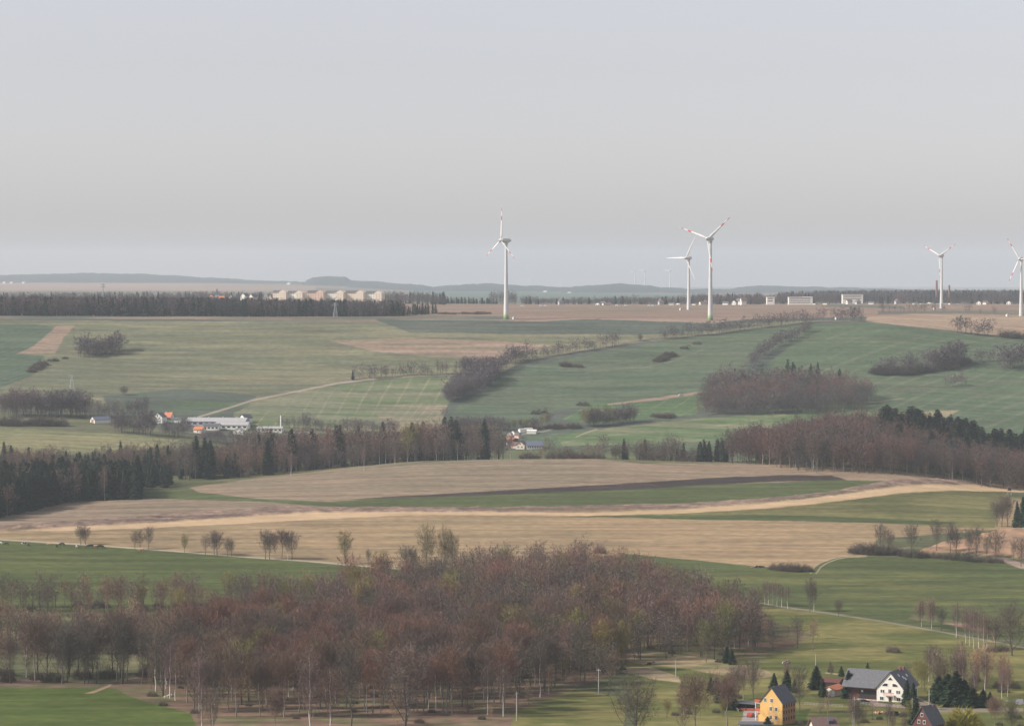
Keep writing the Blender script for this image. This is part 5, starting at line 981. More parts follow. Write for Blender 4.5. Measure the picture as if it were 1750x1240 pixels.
for x in (-1.9, 1.8): b.box(x - .08, x + .08, -L / 2 - 1.45, -L / 2 - 1.3, -1, 2.35)
bal = b.build('balcony', [FRM], root); r_ = MB()
for k in range(14): r_.box(-1.95 + k * .295, -1.83 + k * .295, -L / 2 - 1.5, -L / 2 - 1.45, 2.55, 3.4)
r_.box(-2.0, 1.95, -L / 2 - 1.53, -L / 2 - 1.42, 3.4, 3.5).build('railing', [WOOD], bal)
for x, y in [(1.6, -3), (2.4, -.6), (3.0, .4), (2.2, 3.6)]:
    z = Hw + Hr - x * Hr / (W / 2) + .34; sk = MB().box(x - .35, x + .35, y - .5, y + .5, z - .12, z + .04); sk.v = [(a, b_, c - (a - x) * Hr / (W / 2)) for a, b_, c in sk.v]; sk.build('skylight', [FRM], rf)
for y in (-5, -2, 1, 4, 6): window(root, 'r', y, 2.8, .9, 1.2, W, L, frame=False)
# barn wing, ridge across
wl = 13.2; y0, y1 = -L / 2 + .6, -L / 2 + 12.4; ym = (y0 + y1) / 2; hz = Hw + .1; rz_ = Hw + Hr - .5
bm_ = MB().add([(-W / 2 - wl, y0 + 1.6, -3), (-W / 2 - wl, y1, -3), (-W / 2 - wl, y1, hz - .2), (-W / 2 - wl, ym, rz_ - .3), (-W / 2 - wl, y0 + 1.6, hz - .1), (-.3, y0 + 1.6, -3), (-.3, y1, -3), (-.3, y1, hz - .2), (-.3, ym, rz_ - .3), (-.3, y0 + 1.6, hz - .1)],
     [(0, 4, 3, 2, 1), (5, 6, 7, 8, 9), (0, 5, 9, 4), (1, 2, 7, 6)]).build('barn_wall', [W_BRN], root)
t = .22; so = (rz_ - hz) / (ym - y0); ov = .5; A = [(y0 - ov, hz - so * ov - .3), (ym, rz_), (y1 + ov, hz - so * ov - .3), (y1 + ov, hz - so * ov - .3 + t), (ym, rz_ + t), (y0 - ov, hz - so * ov - .3 + t)]
MB().add([(-W / 2 - wl - .5, y, z) for y, z in A] + [(-.4, y, z) for y, z in A], [(0, 1, 4, 5), (1, 2, 3, 4), (11, 10, 7, 6), (10, 9, 8, 7), (0, 6, 7, 1), (1, 7, 8, 2), (5, 4, 10, 11), (4, 3, 9, 10), (0, 5, 11, 6), (2, 8, 9, 3)]).build('barn_roof', [R_GRY], root)
MB().box(-W / 2 - 7.5, -W / 2 - 1.0, y0 + 1.52, y0 + 1.6, -1, 3.3).build('barn_recess_dark', [DRK], root); MB().box(-W / 2 - 8, -W / 2 - .2, y0 + .3, y0 + .6, -2.2, .2).build('yard_wall', [W_PIN], root)  # near-black panel paints the dark recess under the barn eave
MB().box(-W / 2 - 6.6, -W / 2 - 5.9, y0 + .9, y0 + 1.4, 2.6, 3.3).build('lamp_globe', [FRM], root)
# white shed, dark shed, red-brown house, bottom roof
p = at(1424, 1187); root, rf = house('garden_shed', 'small white shed with an orange tiled roof left of the barn', p, -32, 5.2, 8.5, 2.3, 1.25, W_WHI, R_ORG, cat='shed', over=.3); window(root, 'f', -.4, 1.1, .9, 1.5, 5.2, 8.5, GLS, frame=False)
p = at(1418, 1172); root, rf = house('open_shed', 'low dark red shed behind the small white shed', p, 62, 5.5, 9.5, 1.9, 1.1, W_BRN, W_BRN, cat='shed', over=.3); MB().box(-2.9, -2.8, -4, 4, 0, 1.5).build('opening_shade', [DRK], root)  # dark sheet stands for the shade inside the shed's open side
p = at(1586, 1251); root, rf = house('timber_house', 'dark red-brown timber house with a grey roof at the bottom edge', p, -38, 7.2, 8.0, 3.4, 5.4, W_BRN, R_GRY, over=.4, chimney=[(.3, 2.4, .6)])
for x, z in [(.0, 6.3), (-1.1, 4.0), (.9, 4.0), (.9, 1.6), (-1.1, 1.6)]: window(root, 'f', x, z, .75, .95, 7.2, 8.0)
for y in (-2.2, .2, 2.4): window(root, 'r', y, 1.5, .8, 1.0, 7.2, 8.0)
p = at(1407, 1262); root, rf = house('brown_roofed_house', 'house showing only its brown tiled roof at the bottom edge', p, -78, 8.6, 7.5, 3.2, 3.6, W_CRE, R_RED, over=.7); window(root, 'r', 0, 1.6, 1, 1.1, 8.6, 7.5)
MB().prism([(-.2, 5.2), (2.4, 5.2), (2.4, 6.2), (1.1, 7.0), (-.2, 6.2)], 1.0, 2.6).build('dormer', [R_SLA], rf)
# village houses on the left
Gv2 = 'farm and factory buildings of the left village'
def V(u, v): return at(u, v, 2140)
root, rf = house('village_house', 'low house with blue-grey roof and orange gable at the left village end', V(172, 722), -55, 8, 15, 2.6, 2.6, W_WHI, R_BLU, Gv2); MB().box(-2.2, 2.2, -7.62, -7.5, -1, 3.2).build('orange_facade', [W_ORG], root); window(root, 'f', 0, 1.4, 1.2, 1.2, 8, 15.3)
root, rf = house('village_house', 'white village house with a mansard gable beside the orange roof', V(273, 722), -18, 8.6, 9, 5.0, 3.4, W_WHI, R_SLA, Gv2)
for x, z in [(-2.4, 1.5), (0, 1.5), (2.4, 1.5), (-1.7, 4.1), (1.7, 4.1), (0, 6.2)]: window(root, 'f', x, z, 1.0, 1.1, 8.6, 9)
root, rf = house('village_house', 'house with a steep bright orange roof in the left village', V(289, 717), 68, 7.5, 6.5, 2.6, 3.6, W_WHI, R_ORG, Gv2, chimney=[(0, 1, .8)]); window(root, 'l', 0, 1.4, 1, 1, 7.5, 6.5)
root, rf = house('village_house', 'low white outbuilding right of the orange roof', V(298, 721), 82, 6, 11, 2.4, 1.2, W_WHI, R_GRY, Gv2)
def hall(label, u, v, W, L, Hw, Hr, yaw, wall, roof, n=8, grp=Gv2, nm='factory_hall', glass=GLS):
    root, rf = house(nm, label, V(u, v), yaw, W, L, Hw, Hr, wall, roof, grp, cat='hall')
    for k in range(n): window(root, 'r', -L / 2 + L * (k + .5) / n, Hw * .5, L / n * .55, min(1.3, Hw * .4), W, L, glass, False)
    return root, rf
root, rf = hall('long factory hall with a wide pale grey roof in the left village', 372, 726, 17, 50, 3.4, 2.6, -97, W_GRY, R_PAL, 10)
for k in range(4): MB().box(-.5, .5, -20 + k * 12, -19 + k * 12, 5.8, 7.0).build('vent', [STL], rf)
hall('second grey factory hall in front of the long hall', 398, 732, 12, 27, 3.2, 2.2, -97, W_WHI, R_PAL, 6); hall('bright white workshop wing left of the second hall', 362, 734, 9, 13, 3.6, 1.5, -95, W_WHI, R_GRY, 4)
root, rf = house('village_house', 'small house with an orange-red roof in front of the factory', V(341, 739), 70, 7, 7.5, 2.8, 2.2, W_CRE, R_ORG, Gv2); window(root, 'l', 0, 1.4, 1, 1, 7, 7.5)
root, rf = house('village_house', 'small white gabled house at the right front of the factory', V(409, 741), -10, 8.5, 8, 2.6, 2.2, W_WHI, R_PAL, Gv2); window(root, 'f', -1.6, 1.4, 1, 1, 8.5, 8); window(root, 'f', 1.6, 1.4, 1, 1, 8.5, 8)
root, rf = house('village_house', 'white house with a dark roof behind the right end of the factory', V(420, 722), -40, 7, 9, 4.2, 2.8, W_WHI, R_SLA, Gv2); window(root, 'f', 0, 2.6, 1, 1, 7, 9)
hall('long low white hall beside the white chimney', 462, 737, 9, 21, 2.8, 1.2, -96, W_WHI, R_PAL, 6)
p = V(480, 735); root = thing('factory_chimney', 'slim white factory chimney in the left village', 'chimney', p); MB().tube([(0, 0, -2), (0, 0, 12.2)], [.75, .55], 12).build('shaft', [W_WHI], root); MB().tube([(0, 0, 12.2), (0, 0, 12.7)], [.62, .62], 12).build('rim', [STL], root)
for q, u in enumerate((500, 510, 521, 533)):
    root, rf = house('greenhouse', ['small white greenhouse above the tree belt, leftmost of four', 'small white greenhouse above the tree belt, second of four', 'small white greenhouse above the tree belt, third of four', 'small white greenhouse above the tree belt, rightmost of four'][q], V(u, 745 - q * .3), -80, 4.5, 4.6, 2.4, .9, W_WHI, W_GRY, 'row of small greenhouses', cat='greenhouse', over=.1)
# village in the middle
Gm = 'houses of the middle village'
root, rf = house('village_house', 'cream gabled house behind the brown crest in the middle village', V(891, 766), -14, 7, 9, 3.0, 3.0, W_CRE, R_RED, Gm); window(root, 'f', -1.5, 1.5, 1, 1.1, 7, 9); window(root, 'f', 1.5, 1.5, 1, 1.1, 7, 9); window(root, 'f', 0, 4.0, .9, .9, 7, 9)
root, rf = house('village_house', 'long house with a blue-grey roof and a row of white windows', V(914, 766), -86, 8, 13.5, 2.6, 3.2, W_WHI, R_BLU, Gm)
for k in range(7): window(root, 'r', -5.7 + k * 1.9, 1.4, .9, 1.2, 8, 13.5, GLS, False)
root, rf = house('village_house', 'reddish low house left of the cream gable', V(881, 765), 70, 6, 6, 2.4, 2.2, W_PIN, R_RED, Gm)
for q, (u, v, w, wl, rfm) in enumerate([(872, 745, 3, W_WHI, R_PAL), (880, 742, 4, W_WHI, R_GRY), (892, 738, 4, W_WHI, R_PAL), (903, 737, 5, W_CRE, R_PAL), (909, 740, 6, W_WHI, W_WHI), (871, 750, 3.5, W_PIN, R_ORG), (885, 748, 4, W_PIN, R_RED), (878, 754, 5, W_BRN, R_ORG), (870, 760, 4, W_PIN, R_RED)]):
    root, rf = house('village_shed', ['tiny white shed at the left of the middle village', 'white shed second from the left in the middle village', 'white shed at the top of the middle village', 'cream shed at the end of the field lane', 'bright white caravan-like shed by the field lane', 'small pink shed with an orange roof at the left', 'pink shed in the centre of the middle village', 'red-brown shed with an orange roof in the middle village', 'pink shed at the wood edge beside the middle village'][q], V(u, v), -30 - q * 17, w, w * 1.3, 1.9, 1.0, wl, rfm, 'sheds of the middle village', cat='shed', over=.2)
# buildings half hidden in the wood on the right
root, rf = house('woodland_house', 'pale pink house half hidden by the bare trees of the big wood', at(1072, 1022, 900), -70, 8, 12, 3.4, 2.6, W_PIN, R_RED)
for k in range(4): window(root, 'r', -4.5 + k * 3, 1.8, 1, 1.2, 8, 12)
root, rf = house('workshop', 'dark roofed workshop behind the trees with white vehicles in front', at(1180, 1034, 900), -84, 9, 15, 2.6, 1.6, DRK, R_GRY, cat='workshop')
window(root, 'r', -4, 1.3, 2.2, 2.0, 9, 15, FRM, False); window(root, 'r', 3, 1.3, 2.2, 2.0, 9, 15, FRM, False)
# town on the plateau, left
Gt = 'apartment blocks of the plateau town'
def tb(u, v=517): return at_d(u, 3960)
def block(u0, u1, vt, label, wall, roof, gable_right=True):
    d = 3960; m_ = d / FPX; p = at_d((u0 + u1) / 2, d); W = (u1 - u0) * m_; top = (V0 - level(u0, vt)[1]) / FPX * d + CAMZ; Ht = top - p.z; Hr = 2.6; Hw = Ht - Hr; dp = 12
    root = thing('apartment_block', label, 'apartment block', p, math.radians(-14), Gt)
    gw = 10
    MB().box(-W / 2, W / 2 - gw * .8, -dp / 2, dp / 2, -5, Hw).build('wall', [wall], root)
    MB().prism([(W / 2 - gw, -5), (W / 2, -5), (W / 2, Hw + .4), (W / 2 - gw / 2, Ht + .6), (W / 2 - gw, Hw + .4)], -dp / 2 - 3.5, dp / 2 + 1).build('gable_wing', [W_CRE if wall is W_WHI else wall], root)
    y = dp / 2 + .8; MB().add([(-W / 2 - .5, -y, Hw + .05), (-W / 2 - .5, 0, Ht), (-W / 2 - .5, y, Hw + .05), (W / 2 - gw * .6, -y, Hw + .05), (W / 2 - gw * .6, 0, Ht), (W / 2 - gw * .6, y, Hw + .05)], [(0, 3, 4, 1), (1, 4, 5, 2), (0, 1, 2), (3, 5, 4), (0, 2, 5, 3)]).build('roof', [roof], root)
    n = int((W - gw) / 3.2)
    for r_ in range(3):
        for k in range(n): window(root, 'f', -W / 2 + 2 + k * 3.2, Hw - 1.7 - r_ * 2.9, .95, 1.15, W, dp, GLS, False)
        for k in range(2): window(root, 'f', W / 2 - gw * .7 + k * gw * .4, Hw - 1.7 - r_ * 2.9, .8, 1.1, W, dp + 7, GLS, False)
block(468, 493, 496, 'apartment block with a big dark roof at the left of the plateau town', W_CRE, R_SLA); block(493, 521, 497, 'white apartment block left of the gap in the plateau town', W_WHI, R_SLA); block(527, 557, 496, 'pinkish apartment block right of the gap in the plateau town', W_PIN, R_SLA)
block(558, 591, 496.5, 'cream apartment block in the middle of the plateau row', W_WHI, R_GRY); block(592, 625, 496.5, 'apartment block second from the right in the plateau row', W_CRE, R_SLA); block(626, 656, 497.5, 'apartment block at the right end of the plateau row', W_WHI, R_SLA)
def small(u, vb, wpx, hpx, wall, roof, label, yaw, d=3960, grp='small houses of the plateau town', nm='town_house'):
    p = at_d(u, d); m_ = d / FPX; z = (V0 - level(u, vb)[1]) / FPX * d + CAMZ; base = p.z; Wd = max(wpx * m_ * .8, 6); top = z + hpx * m_; Hh = top - base; Hh = Hh if nm != 'far_barn' else min(Hh, hpx * m_ * 1.5); Hr = min(4, Hh * .4)
    root, rf = house(nm, label, (p.x, p.y, base), yaw, Wd, Wd * 1.25, Hh - Hr, Hr, wall, roof, grp)
    for x in (-.25, .25):
        window(root, 'f', x * Wd, Hh - Hr - 1.6, 1.3, 1.3, Wd, Wd * 1.25, GLS, False); window(root, 'r', x * Wd, Hh - Hr - 1.6, 1.3, 1.3, Wd, Wd * 1.25, GLS, False)
for a in [(363, 510, 10, 5, W_CRE, R_ORG, 'cream house with an orange roof under the church spire', 40), (378, 510, 12, 4, W_PIN, R_ORG, 'low house with an orange roof right of the church spire', 75), (396, 510, 9, 6, W_WHI, R_RED, 'small white gable standing alone left of the town', -15), (419, 510, 13, 9, W_WHI, R_GRY, 'white double-gabled house at the left of the town, left gable', -30), (433, 510, 12, 8, W_CRE, R_GRY, 'cream gable right of the white double gable', -40),
          (455, 510, 9, 6, W_WHI, R_GRY, 'small white house before the big dark roof', 30), (465, 511, 11, 7, W_PIN, R_RED, 'pinkish house before the big dark roof', -35), (478, 512, 10, 7, W_CRE, R_ORG, 'cream house at the foot of the big dark roof', -25)]: small(*a)
p = at_d(371, 4000); root = thing('church', 'small church with a dark pointed spire left of the town', 'church', p); MB().box(-3, 3, -3, 3, -4, 10).build('tower', [W_GRY], root); MB().add([(-3, -3, 10), (3, -3, 10), (3, 3, 10), (-3, 3, 10), (0, 0, 20)], [(0, 1, 4), (1, 2, 4), (2, 3, 4), (3, 0, 4), (3, 2, 1, 0)]).build('spire', [R_SLA], root); MB().prism([(-4, -4), (4, -4), (4, 6), (0, 9), (-4, 6)], 3, 18).build('nave', [W_GRY], root)
for q, (u, d) in enumerate([(8, 12300), (20, 12350), (41, 12300)]): small(u, 484, 5, 3.0, W_WHI, W_WHI, ['far white barn at the left edge', 'small far white barn near the left edge', 'brightest far white barn in the hazy fields on the left'][q], -20, d, 'far white barns in the haze', 'far_barn')
for q, (u, vb, d) in enumerate([(494, 485, 12300), (932, 499, 11000), (973, 501, 10600)]): small(u, vb, 7, 2.5, W_WHI, W_WHI, ['far white barn below the flat wooded hill', 'far white house on the hazy green slope, left one', 'far white house on the hazy green slope, right one'][q], -20, d, 'far white houses in the haze', 'far_barn')
# school and houses of the right plateau
def slab(u0, u1, vt, vb, d, label, rows_, wall=W_WHI, grp=None, cat='school building', nm='school_building'):
    m_ = d / FPX; p = at_d((u0 + u1) / 2, d); W = (u1 - u0) * m_; top = (V0 - level(u0, vt)[1]) / FPX * d + CAMZ; H = top - p.z; root = thing(nm, label, cat, p, 0, grp); vis = (vb - vt) * m_
    MB().box(-W / 2, W / 2, -6, 6, -3, H).build('wall', [wall], root); MB().box(-W / 2 - .4, W / 2 + .4, -6.4, 6.4, H, H + .5).build('roof', [FRM], root)
    for r_ in range(rows_):
        z = H - vis * (r_ + .5) / rows_; MB().box(-W / 2 + 1, W / 2 - 2.5, -6.12, -6.02, z - vis / rows_ * .17, z + vis / rows_ * .17).build('window_band', [R_SLA if r_ != 1 else W_BRN], root)
slab(1347, 1387, 508, 518.5, 4050, 'long white school with dark window bands on the right plateau', 3); slab(1372, 1388, 507.6, 518, 4090, 'white end block behind the long school', 1); slab(1310, 1323, 508, 516, 4060, 'short white two-storey block left of the long school', 2)
slab(1439, 1474, 503.5, 512, 4200, 'white flat-roofed building behind the mound on the right plateau', 3); slab(1573, 1638, 519, 523.5, 4020, 'long low pale factory hall below the two chimneys', 1, W_GRY, None, 'hall', 'factory_hall')
hs = [(1023, 520, 5, 3), (1031, 519, 6, 4), (1038, 520, 5, 3), (1129, 515, 5, 4), (1148, 520, 5, 3), (1160, 520, 8, 2.5), (1188, 521, 5, 3), (1200, 520, 9, 5), (1206, 518, 8, 5), (1240, 518, 7, 3), (1256, 517, 9, 4), (1263, 517, 4, 7), (1270, 516, 5, 8), (958, 516, 8, 5), (1290, 522, 9, 2), (1392, 521, 8, 3), (1412, 520, 9, 3), (1451, 516, 7, 4), (1466, 516, 7, 4),
      (1489, 518, 8, 3), (1496, 522, 7, 2.5), (1526, 526, 14, 4.5), (1547, 525, 7, 3), (1533, 515, 8, 4), (1564, 523, 5, 6.5), (1589, 519, 4, 3), (1617, 523, 9, 4), (1626, 523, 7, 5), (1635, 523, 6, 4), (1602, 522, 7, 3), (1674, 517, 5, 3), (1684, 517, 5, 3), (1682, 525, 8, 2.5), (1703, 525, 10, 2.5), (1714, 525, 6, 2.5), (1725, 522, 6, 8), (1668, 524, 8, 2)]
WL = [W_WHI, W_CRE, W_WHI, W_GRY, W_WHI]; RL = [R_SLA, R_RED, R_GRY, R_SLA, R_RED]; wn_ = ['white', 'cream', 'white', 'grey', 'white']; rn_ = ['dark', 'brown', 'grey', 'slate', 'red-brown']
def where(u):
    ref = [(865, 'the nearest turbine'), (1060, 'the hazy rounded hill'), (1177, 'the plain white turbine'), (1214, 'the wide V turbine'), (1263, 'the white tower house'), (1367, 'the long school'), (1456, 'the flat building on the mound'), (1600, 'the taller brick chimney'), (1622, 'the shorter brick chimney'), (1745, 'the turbine at the right edge')]
    r = min(ref, key=lambda t: abs(t[0] - u)); return ('left' if u < r[0] else 'right') + ' of ' + r[1]
seen = {}
for q, (u, vb, w, h) in enumerate(hs):
    lb = '%s %s house with a %s roof %s' % ('narrow tall' if h > w else ('small' if w < 7 else 'wide'), wn_[q % 5], rn_[(q * 3) % 5], where(u)); seen[lb] = seen.get(lb, 0) + 1
    if seen[lb] > 1: lb += ', the farther one' if seen[lb] == 2 else ', by the wood'
    small(u, vb, w, h, WL[q % 5], RL[(q * 3) % 5], lb, [-30, 40, -70, 15, 70][q % 5], 4010 + (q % 3) * 25, 'houses along the right plateau', 'plateau_house')
for u, vt, d, lb in [(1600.5, 480, 4700, 'taller brown brick chimney on the right plateau'), (1622, 488, 4900, 'shorter brown brick chimney on the right plateau')]:
    p = at_d(u, d); H = (V0 - level(u, vt)[1]) / FPX * d + CAMZ - p.z; root = thing('brick_chimney', lb, 'chimney', p); MB().tube([(0, 0, -2), (0, 0, H)], [2.1, 1.5], 14).build('shaft', [CHM], root); MB().tube([(0, 0, H), (0, 0, H + .8)], [1.8, 1.8], 14).build('rim', [CHM], root)

# ------------------------------------------------------------------ poles, pylons, kiosks
def pole(u, vb, vt, label, arm=True):
    p = at(u, vb); H = (vb - vt) * p.y / FPX; root = thing('utility_pole', label, 'utility pole', p, rnd.random() * 3, None); MB().tube([(0, 0, -1), (0, 0, H)], [.22, .15], 8).build('pole', [WPOLE], root)
    if arm: MB().box(-.9, .9, -.06, .06, H - .7, H - .55).build('crossarm', [WPOLE], root)
for a in [(1023, 1187, 1141, 'pale utility pole on the dry meadow right of the big wood'), (883, 1231, 1181, 'pale utility pole at the front corner of the big wood'), (1155, 1157, 1127, 'utility pole in the middle of the dry meadow'), (1460, 1241, 1190, 'utility pole with a crossarm below the barn'), (1588, 1204, 1172, 'tall pole behind the red-brown house'), (1394, 1136, 1116, 'pole on the slope above the white shed'), (1559, 1218, 1192, 'pole in front of the columnar conifers')]: pole(*a)
def pylon(u, vb, vt, label, d=None, dmin=2140, half=2.2):
    p = at_d(u, d) if d else at(u, vb, dmin); s = p.y / FPX; H = (vb - vt) * s; root = thing('lattice_pylon', label, 'pylon', p, .2, 'lattice pylons'); m = MB(); t = .13 if not d else .3
    for sx, sy in ((1, 1), (1, -1), (-1, -1), (-1, 1)): m.tube([(sx * half, sy * half, -1), (sx * .35, sy * .35, H)], t, 4)
    n = 7
    for k in range(n):
        z0, z1 = H * k / n, H * (k + 1) / n; w0 = half - (half - .35) * k / n; w1 = half - (half - .35) * (k + 1) / n
        for sy in (-1, 1): m.tube([(-w0, sy * w0, z0), (w1, sy * w1, z1)], t * .6, 3); m.tube([(w0, sy * w0, z0), (-w1, sy * w1, z1)], t * .6, 3)
        for sx in (-1, 1): m.tube([(sx * w0, -w0, z0), (sx * w1, w1, z1)], t * .6, 3)
    m.build('lattice', [STL], root); a = MB()
    for z, w in ((.80, 4.2), (.92, 3.2)): a.tube([(-w, 0, H * z), (0, 0, H * z + .8), (w, 0, H * z)], t * .9, 4); a.tube([(-w, 0, H * z), (w, 0, H * z)], t * .9, 4)
    a.build('crossarms', [STL], root)
for a in [(477, 541, 518, 'lattice pylon before the plateau wood, leftmost of three'), (573, 541, 517, 'lattice pylon before the plateau wood, middle of three'), (668, 540, 517, 'lattice pylon before the plateau wood, rightmost of three'), (123, 664, 640, 'thin lattice pylon on the bare patch of the left slope')]: pylon(*a)
pylon(176, 512, 480, 'dark slim mast rising behind the plateau wood on the left', 4150, half=1.2)
def kiosk(u, v, label, s=3.0):
    p = at(u, v, 2140); root = thing('transformer_kiosk', label, 'kiosk', p, .3, 'white kiosks at the turbines'); MB().box(-s / 2, s / 2, -s / 2, s / 2, -1, s * .75).build('wall', [FRM], root); MB().prism([(-s * .58, s * .76), (s * .58, s * .76), (0, s * .95)], -s * .58, s * .58).build('roof', [W_GRY], root); MB().box(-.6, .6, -s / 2 - .06, -s / 2 - .01, -.5, s * .6).build('door', [W_GRY], root)
for a in [(879, 545.5, 'white kiosk right of the central turbine foot'), (1164, 530, 'white kiosk left of the plain white turbine foot'), (1722, 540.5, 'white kiosk left of the turbine at the right edge'), (1430, 546, 'white kiosk under the trees where the hedge meets the tan field'), (1597, 529, 'white kiosk left of the turbine between the chimneys')]: kiosk(*a)
# hunting stand
p = at(1725, 846, 900); root = thing('hunting_stand', 'wooden hunting stand on stilts at the end of the sandy track', 'hunting stand', p)
for sx, sy in ((1, 1), (1, -1), (-1, -1), (-1, 1)): MB().tube([(sx * 1.3, sy * 1.3, -.5), (sx * .9, sy * .9, 3.2)], .09, 5).build('leg', [WPOLE], root)
MB().box(-1.1, 1.1, -1.1, 1.1, 3.2, 5.0).build('cabin', [W_BRN], root); MB().prism([(-1.3, 5.0), (1.3, 5.0), (1.3, 5.15), (-1.3, 5.4)], -1.3, 1.3).build('roof', [R_SLA], root); MB().box(-.8, .8, -1.14, -1.1, 4.1, 4.6).build('opening_shade', [DRK], root)  # cabin slot is a near-black sheet standing for the shade inside

# ------------------------------------------------------------------ vehicles
TYR = mp('tyre', (.03, .03, .03), rough=.9); CARP = {n: mp('car_%s' % n, c, rough=.3, var=.03) for n, c in (('white', (.78, .78, .78)), ('red', (.45, .06, .04)), ('dark', (.05, .06, .08)))}
def car(u, v, label, col='white', van=False, yaw=0, dmin=900, grp=None, p=None):
    p = p or at(u, v, dmin); root = thing('van' if van else 'parked_car', label, 'van' if van else 'car', p, math.radians(yaw), grp)
    if van: prof = [(-2.5, .45), (2.5, .45), (2.5, 1.3), (1.9, 1.55), (1.4, 2.25), (-2.5, 2.3)]; win = [(1.35, 1.45), (1.8, 1.45), (1.45, 2.05), (.6, 2.05), (.6, 1.45)]
    else: prof = [(-2.1, .4), (2.1, .4), (2.1, .85), (1.1, .98), (.5, 1.42), (-1.2, 1.45), (-1.95, 1.0), (-2.1, .9)]; win = [(-1.6, 1.0), (.85, 1.0), (.4, 1.35), (-1.15, 1.37)]
    MB().prism(prof, -.88, .88).build('body', [CARP[col]], root); MB().prism(win, -.9, -.885).prism(win, .885, .9).build('side_window', [GLS], root)
    for x in ((-1.45, 1.5) if van else (-1.3, 1.3)):
        for y in (-.85, .85): w = MB().tube([(x, y - .1, .34), (x, y + .1, .34)], .34, 14).build('wheel', [TYR], root); MB().tube([(x, y - .12, .34), (x, y + .12, .34)], .18, 10).build('rim', [STL], w)
Gw = 'vehicles parked behind the bare trees'
car(1172, 1037, 'white car parked under the bare trees before the dark workshop, left one', 'white', yaw=10, grp=Gw); car(1184, 1038, 'white van parked under the bare trees before the dark workshop', 'white', True, 20, grp=Gw); car(1194, 1038, 'red car parked at the right end of the workshop', 'red', yaw=-10, grp=Gw); car(1240, 1038, 'white van standing alone at the right end of the big wood', 'white', True, 5, grp=Gw)
car(1164, 676, 'tiny white car on the brown strip of the green slope', 'white', yaw=12, dmin=2140)
for q, u in enumerate((893, 925, 933, 1055, 1070, 1110, 1116)):
    car(u, 0, ['white van on the plateau road just right of the nearest turbine', 'white van on the plateau road, left one of a pair', 'white van on the plateau road, right one of a pair', 'white lorry-like van below the rounded hill', 'white van right of the one below the rounded hill', 'white van in the close pair left of the white turbine, left one', 'white van in the close pair left of the white turbine, right one'][q], 'white', True, 3, grp='white vans along the plateau road', p=at_d(u, 3720))
# ------------------------------------------------------------------ cattle
def cow_mesh(name, mat, graze=True):
    J = [((0, -.95, 1.12), .34), ((0, -.45, 1.08), .42), ((0, .15, 1.05), .45), ((0, .75, 1.12), .38), ((0, 1.08, 1.18 if not graze else 1.0), .24), ((0, 1.38, 1.38 if not graze else .62), .16), ((0, 1.68, 1.32 if not graze else .30), .12), ((0, 1.92, 1.18 if not graze else .16), .09)]
    E = [(i, i + 1) for i in range(7)]; V = [j[0] for j in J]; R = [j[1] for j in J]
    for sx in (-.24, .24):
        for root_i, y, back in ((0, -.9, True), (3, .78, False)):
            b = len(V); V += [(sx, y, .78), (sx * 1.05, y + (-.10 if back else .03), .45), (sx * 1.05, y + (.02 if back else 0), .04)]; R += [.15, .085, .07]; E += [(root_i, b), (b, b + 1), (b + 1, b + 2)]
    b = len(V); V += [(0, -1.28, 1.05), (0, -1.34, .55)]; R += [.05, .035]; E += [(0, b), (b, b + 1)]
    me = bpy.data.meshes.new(name); me.from_pydata(V, E, []); me.materials.append(mat); o = link(name, me); md = o.modifiers.new('skin', 'SKIN'); o.modifiers.new('sub', 'SUBSURF').levels = 1; o.modifiers['sub'].render_levels = 1
    for i, r in enumerate(R): me.skin_vertices[0].data[i].radius = (r, r)
    me.skin_vertices[0].data[0].use_root = True
    dg = bpy.context.evaluated_depsgraph_get(); ev = o.evaluated_get(dg); nm = bpy.data.meshes.new_from_object(ev); bpy.data.objects.remove(o); nm.polygons.foreach_set('use_smooth', [True] * len(nm.polygons)); return nm
HB = mp('black_hide', (.022, .02, .022), rough=.8); HT = mp('tan_hide', (.42, .24, .14), rough=.8); HW = mp('pale_hide', (.50, .46, .40), rough=.8)
hf, nt, b_ = new_mat('black_and_white_hide'); nz_ = noise_node(nt, 1.3, 1); r_ = ramp(nt, nz_.outputs[0], (.02, .02, .02), (.65, .63, .58), .50, .53); nt.links.new(r_.outputs[0], b_.inputs['Base Color'])
cm = {k: cow_mesh('cow', m, k != 'pale') for k, m in (('black', HB), ('tan', HT), ('pale', HW), ('pied', hf))}
for u, v, k, yaw, s, lb in [(11, 931, 'black', 60, 1.2, 'black cow grazing alone at the far left'), (42, 931, 'pied', 80, 1.25, 'black and white cow, left one of the touching pair'), (49, 933, 'black', 10, 1.25, 'black cow seen end-on, right one of the touching pair'), (84, 932, 'tan', 75, 1.1, 'tan calf lying between the left pair and the middle pair'),
       (97, 935, 'black', 5, 1.25, 'black cow seen end-on, left one of the middle pair'), (106, 932, 'black', 70, 1.3, 'black cow turned right, right one of the middle pair'), (131, 936, 'pale', 20, 1.1, 'pale cow standing alone in the middle of the herd'), (154, 936, 'black', 95, 1.5, 'long black cow grazing to the left, under the spreading trees'),
       (164, 935, 'tan', 70, 1.1, 'tan calf between two black cows'), (171, 937, 'black', -88, 1.55, 'largest black cow, grazing to the right'), (242, 941, 'tan', 60, 1.2, 'tan cow lying apart at the right end of the pasture'), (1, 930, 'pale', 60, 1.1, 'pale cow cut by the left edge')]:
    o = link('cow', cm[k]); p = at(u, v, 900); o.location = p; o.rotation_euler = (0, 0, math.radians(yaw)); o.scale = (s, s, s); tag(o, lb, 'cow', 'cows on the green pasture')
